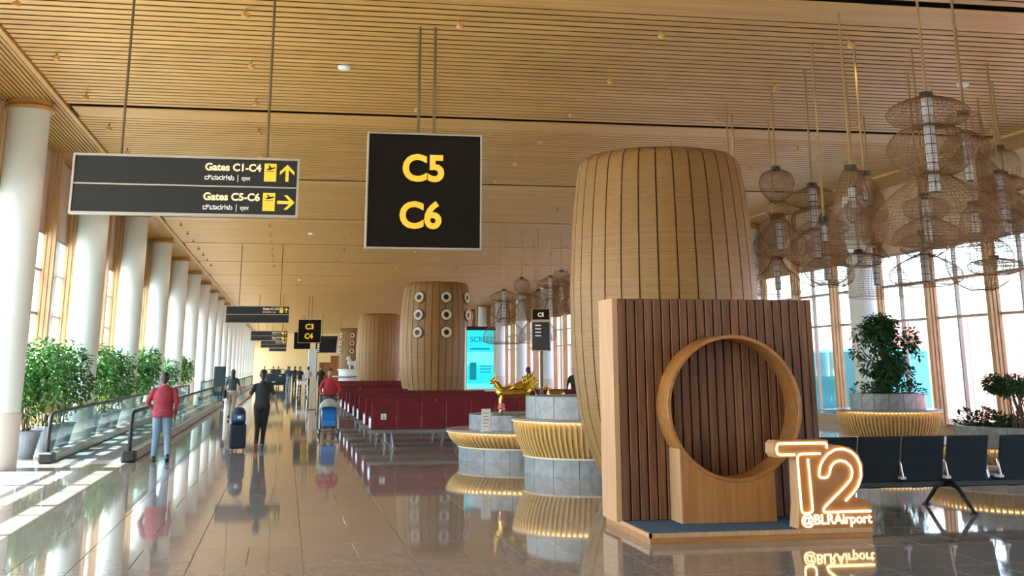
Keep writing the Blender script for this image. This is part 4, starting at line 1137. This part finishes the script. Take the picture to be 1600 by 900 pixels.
# woman by the walkway
p2 = person('person', 'woman in dark top and beige trousers walking beside the walkway, shoulder bag at left', (-1.74, 42.7, 0), .0, 1.62,
    dict(lE=(-.24,-.02,1.14), lW=(-.25,.05,.92), rE=(.25,.0,1.14), rW=(.30,.08,.93), lK=(-.08,.06,.50), lA=(-.08,-.08,.10), rK=(.08,.04,.5), rA=(.09,.10,.085), face=False),
    dict(skin='skin2', top='greycl', low='beigecl'), vox=.016, female=True, hair='long', sleeve='short', shoe=sb)
obj('shoulder_bag', MB().rbox(-.30,-.18,-.12,.12,.68,.95,.03), MT['blackcl'], p2)
# man in red behind the stroller
pr_ = person('person', 'man in red long sleeved shirt facing the camera behind the stroller', (1.21, 33.25, 0), PI, 1.66,
    dict(lE=(-.27,.05,1.15), lW=(-.20,.26,1.02), rE=(.27,.05,1.15), rW=(.20,.26,1.02), lK=(-.09,.04,.5), lA=(-.10,.05,.085), rK=(.09,.03,.5), rA=(.10,-.04,.085)),
    dict(skin='skin', top='redshirt', low='greycl'), vox=.014, shoe=sb)
s_ = thing('stroller', 'baby stroller with pale sage hood and bright blue seat before the man in red', 'stroller', (1.17, 32.15, 0))
hood = MB(); 
for a in range(9):
    an = R(20+17*a)
hd_v = []
for i in range(7):
    e = PI*i/6
    for j in range(9):
        a = PI*j/8
        hd_v.append((.27*math.cos(a), .12-.27*math.sin(a)*math.cos(e*.62), .62+.30*math.sin(a)*(.35+.65*math.sin(e*.62))))
hood.add(hd_v, [(i*9+j, i*9+j+1, i*9+10+j, i*9+9+j) for i in range(6) for j in range(8)])
ho = obj('hood', hood, MT['sage'], s_, smooth='all'); mo = ho.modifiers.new('t','SOLIDIFY'); mo.thickness = .02
obj('seat', padmesh(.36, [(-.22,.22),(-.16,.34),(-.02,.38),(.08,.62),(.12,.78)], .05).move((0,0,.02)), MT['sky'], s_)
for sx_ in (-1,1):
    x = .24*sx_
    obj('frame_tube', MB().tube([(x,-.30,.10),(x,-.12,.42),(x,.12,.72),(x,.42,.98)], .014, 8), MT['chrome'], s_, smooth='all')
    obj('frame_tube', MB().tube([(x,.32,.10),(x,.10,.40),(x,-.02,.56)], .014, 8), MT['chrome'], s_, smooth='all')
    obj('hood_bow', MB().tube([(x*.9,.0,.55),(x*.75,-.14,.78),(x*.3,-.2,.89),(0,-.2,.91)], .012, 6), MT['sage'], s_, smooth='all')
    for y in (-.30,.32):
        w_ = obj('wheel', MB().lathe([(.055,-.02),(.085,-.02),(.09,0),(.085,.02),(.055,.02)], 20, closed=True), MT['rubber'], s_); w_.rotation_euler = (0,PI/2,0); w_.location = (x,y,.09)
        obj('hub', MB().lathe([(.02,-.03),(.05,-.012),(.05,.012),(.02,.03)], 12), MT['chrome'], w_)
obj('push_bar', MB().tube([(-.24,.42,.98),(0,.45,1.0),(.24,.42,.98)], .017, 8), MT['rubber'], s_)
obj('foot_rest', MB().rbox(-.2,.2,-.34,-.2,.14,.17,.01), MT['greymet'], s_)
obj('front_bar', MB().tube([(-.24,-.30,.10),(.24,-.30,.10)], .012, 8), MT['chrome'], s_)
# far people
ST = dict(lE=(-.27,.0,1.14), lW=(-.27,.08,.90), rE=(.27,.0,1.14), rW=(.27,.06,.90), lK=(-.09,.05,.5), lA=(-.10,.02,.085), rK=(.09,.02,.5), rA=(.10,-.06,.085), face=False)
protos = {}
def far_person(kind, mats, loc, rz, label, h=1.68, female=False):
    if kind not in protos:
        protos[kind] = person('person', label, loc, rz, h, ST, mats, vox=.026, detail=False, female=female, hair='long' if female else 'short', shoe=sb, sleeve='long'); return protos[kind]
    return copy_tree(protos[kind], loc, rz, label)
dk = dict(skin='skin', top='blackcl', low='blackcl'); wt = dict(skin='skin', top='whitecl', low='navy'); gy = dict(skin='skin', top='greycl', low='jeans')
far_person('w', wt, (1.45, 78, 0), .3, 'distant person in white shirt and dark trousers by the pale pillar')
far_person('d', dk, (1.0, 84, 0), 2.8, 'distant person in black left of the person in white')
far_person('d', dk, (2.3, 80, 0), 2.9, 'distant person in black before the wooden desk')
far_person('g', gy, (.3, 92, 0), .1, 'distant person in grey right of the dark buggy')
far_person('d', dk, (.75, 96, 0), .2, 'distant dark clothed person right of the buggy, farther left of the white trolley')
far_person('d', dk, (-1.05, 112, 0), 3.0, 'distant dark clothed person behind the buggy, at its left')
far_person('d', dk, (-.6, 110, 0), 3.1, 'distant dark clothed person behind the middle of the buggy')
far_person('g', gy, (.25, 114, 0), 3.1, 'distant person in grey behind the right end of the buggy')
far_person('d', dk, (-1.9, 116, 0), 3.1, 'distant dark figure at the left before the yellow end wall')
far_person('g', gy, (8.05, 40.1, 0), .1, 'person in slate shirt standing behind the golden statue by the windows', 1.68)
# seated person near the maroon seats
far_person('d', dk, (10.0, 41.5, 0), 2.6, 'dark clothed person standing behind the maroon seats left of the big barrel', 1.4)['label'] = 'dark clothed person behind the maroon seats left of the big barrel'

# ------------------------------------------------------------------ distant furniture
t = thing('electric_buggy', 'dark teal electric buggy with two pale marks far down the hall', 'buggy', (-.72, 100, 0))
obj('body', MB().rbox(-.85,.85,0,2.4,.28,1.12,.16), MT['teal'], t)
obj('bumper', MB().rbox(-.80,.80,-.06,.1,.22,.42,.05), MT['rubber'], t)
obj('windscreen_frame', MB().tube([(-.7,.3,1.1),(-.62,.5,1.45),(.62,.5,1.45),(.7,.3,1.1)], .03, 8), MT['rubber'], t)
for x, z in ((.35,.92),(-.15,.45)): obj('pale_mark', MB().box(x-.13,x+.13,-.015,.0,z,z+.08), MT['paper'], t)
for x in (-.72,.72):
    for y in (.4,2.0):
        w_ = obj('wheel', MB().lathe([(.1,-.08),(.26,-.08),(.28,0),(.26,.08),(.1,.08)], 20), MT['rubber'], t); w_.rotation_euler = (0,PI/2,0); w_.location = (x,y,.28)
t = thing('wooden_desk', 'stepped orange wooden service desk before the farthest barrel', 'desk', (3.35, 96, 0))
obj('low_block', MB().rbox(-.75,.1,-.4,.4,0,1.95,.02), MT['wood'], t); obj('tall_block', MB().rbox(.1,.75,-.4,.4,0,2.5,.02), MT['wood'], t); obj('worktop', MB().box(-.78,.1,-.43,.43,1.95,1.99), MT['edge'], t)
t = thing('statue_plinth', 'white round pedestal between the wooden desk and the plain barrel', 'pedestal', (4.55, 86, 0))
obj('drum', MB().lathe([(.85,0),(.85,1.4),(.95,1.42),(.95,1.5)], 32), MT['paper'], t, smooth=True); obj('shelf', MB().lathe([(1.3,.98),(1.3,1.05),(.86,1.05),(.86,.98)], 32, closed=True), MT['bench'], t)
t = thing('animal_statue', 'small white and dark animal figure on the white pedestal', 'statue', (4.62, 86, 1.502))
mb = MB(); mb.cone((-.15,0,.45),(.2,0,.42),.2,.22,12); mb.cone((-.15,0,.55),(-.25,0,.78),.13,.1,10); mb.cone((-.25,0,.8),(-.4,0,.7),.11,.07,10)
for x in (-.15,.2):
    for y in (-.1,.1): mb.cone((x,y,.4),(x,y,.05),.08,.06,8)
obj('body', remeshed(mb, .03, 2), MT['whitecl'], t); obj('saddle', MB().loft([(.05,0,.55,.16,.22),(.05,0,.66,.13,.17)], 12), MT['greycl'], t)
t = thing('pale_pillar', 'tall pale grey square pillar below the C3 C4 sign', 'pillar', (2.05, 95, 0))
obj('shaft', MB().rbox(-.32,.32,-.32,.32,0,3.0,.03), MT['white'], t); obj('dark_side', MB().box(.33,.36,-.30,.30,0,3.0), MT['greymet'], t); obj('foot', MB().box(-.36,.37,-.36,.36,0,.12), MT['colbase'], t)
t = thing('wooden_post', 'slim pale wooden barrier post left of the stroller', 'post', (1.12, 51, 0))
obj('post', MB().rbox(-.09,.09,-.09,.09,.02,1.3,.015), MT['finlight'], t); obj('foot', MB().box(-.16,.16,-.16,.16,0,.025), MT['rodd'], t)
t = thing('luggage_trolley', 'pale metal luggage trolley pushed near the person in white', 'trolley', (1.0, 70, 0))
for x in (-.28,.28): obj('side_tube', MB().tube([(x,-.45,.12),(x,.35,.12),(x,.45,1.0)], .025, 8), MT['chrome'], t)
for z in (.12,.5,.95): obj('cross_bar', MB().tube([(-.28,.35+.11*z,z),(.28,.35+.11*z,z)], .02, 8), MT['chrome'], t)
obj('basket', MB().rbox(-.26,.26,.2,.42,.7,.9,.02), MT['paper'], t)
for x in (-.26,.26):
    for y in (-.4,.35): obj('wheel', MB().tube([(x-.02,y,.06),(x+.02,y,.06)], .06, 12), MT['rubber'], t)

# ------------------------------------------------------------------ outside the right windows
t = thing('terminal_annex', 'pale red clad annex outside the right windows', 'building', (23.2, 70, -.5))
obj('wall', MB().box(0,14,-62,60,0,3.9), MT['palepaint'], t)
for i in range(61):
    y = -62+2*i
    obj('cladding_panel', MB().box(-.08,0,y+.03,y+1.97,.1,3.8), MT['redclad'] if (i*7) % 5 else MT['palepaint'], t)
obj('roof', MB().box(-.1,14.4,-62.4,60.4,3.9,4.02), MT['palepaint'], t)
t = thing('service_truck', 'long pale cyan service truck outside the right windows, behind the potted tree', 'truck', (20.5, 42.2, -.5))
obj('box_body', MB().rbox(-1.2,1.2,-4.0,3.6,.55,2.75,.08), MT['cyan'], t); obj('cab', MB().rbox(-1.15,1.15,3.7,5.3,.5,2.5,.2), MT['cyan'], t)
obj('windscreen', MB().box(-1.0,1.0,5.28,5.33,1.5,2.3), MT['navyscr'], t); obj('chassis', MB().box(-.9,.9,-3.8,5.0,.35,.6), MT['redclad'], t)
for x_ in (-1.0,1.0):
    for y_ in (-2.8,-1.6,4.2):
        w_ = obj('wheel', MB().lathe([(.2,-.15),(.45,-.15),(.48,0),(.45,.15),(.2,.15)], 20), MT['rubber'], t); w_.rotation_euler = (0,PI/2,0); w_.location = (x_,y_,.48)
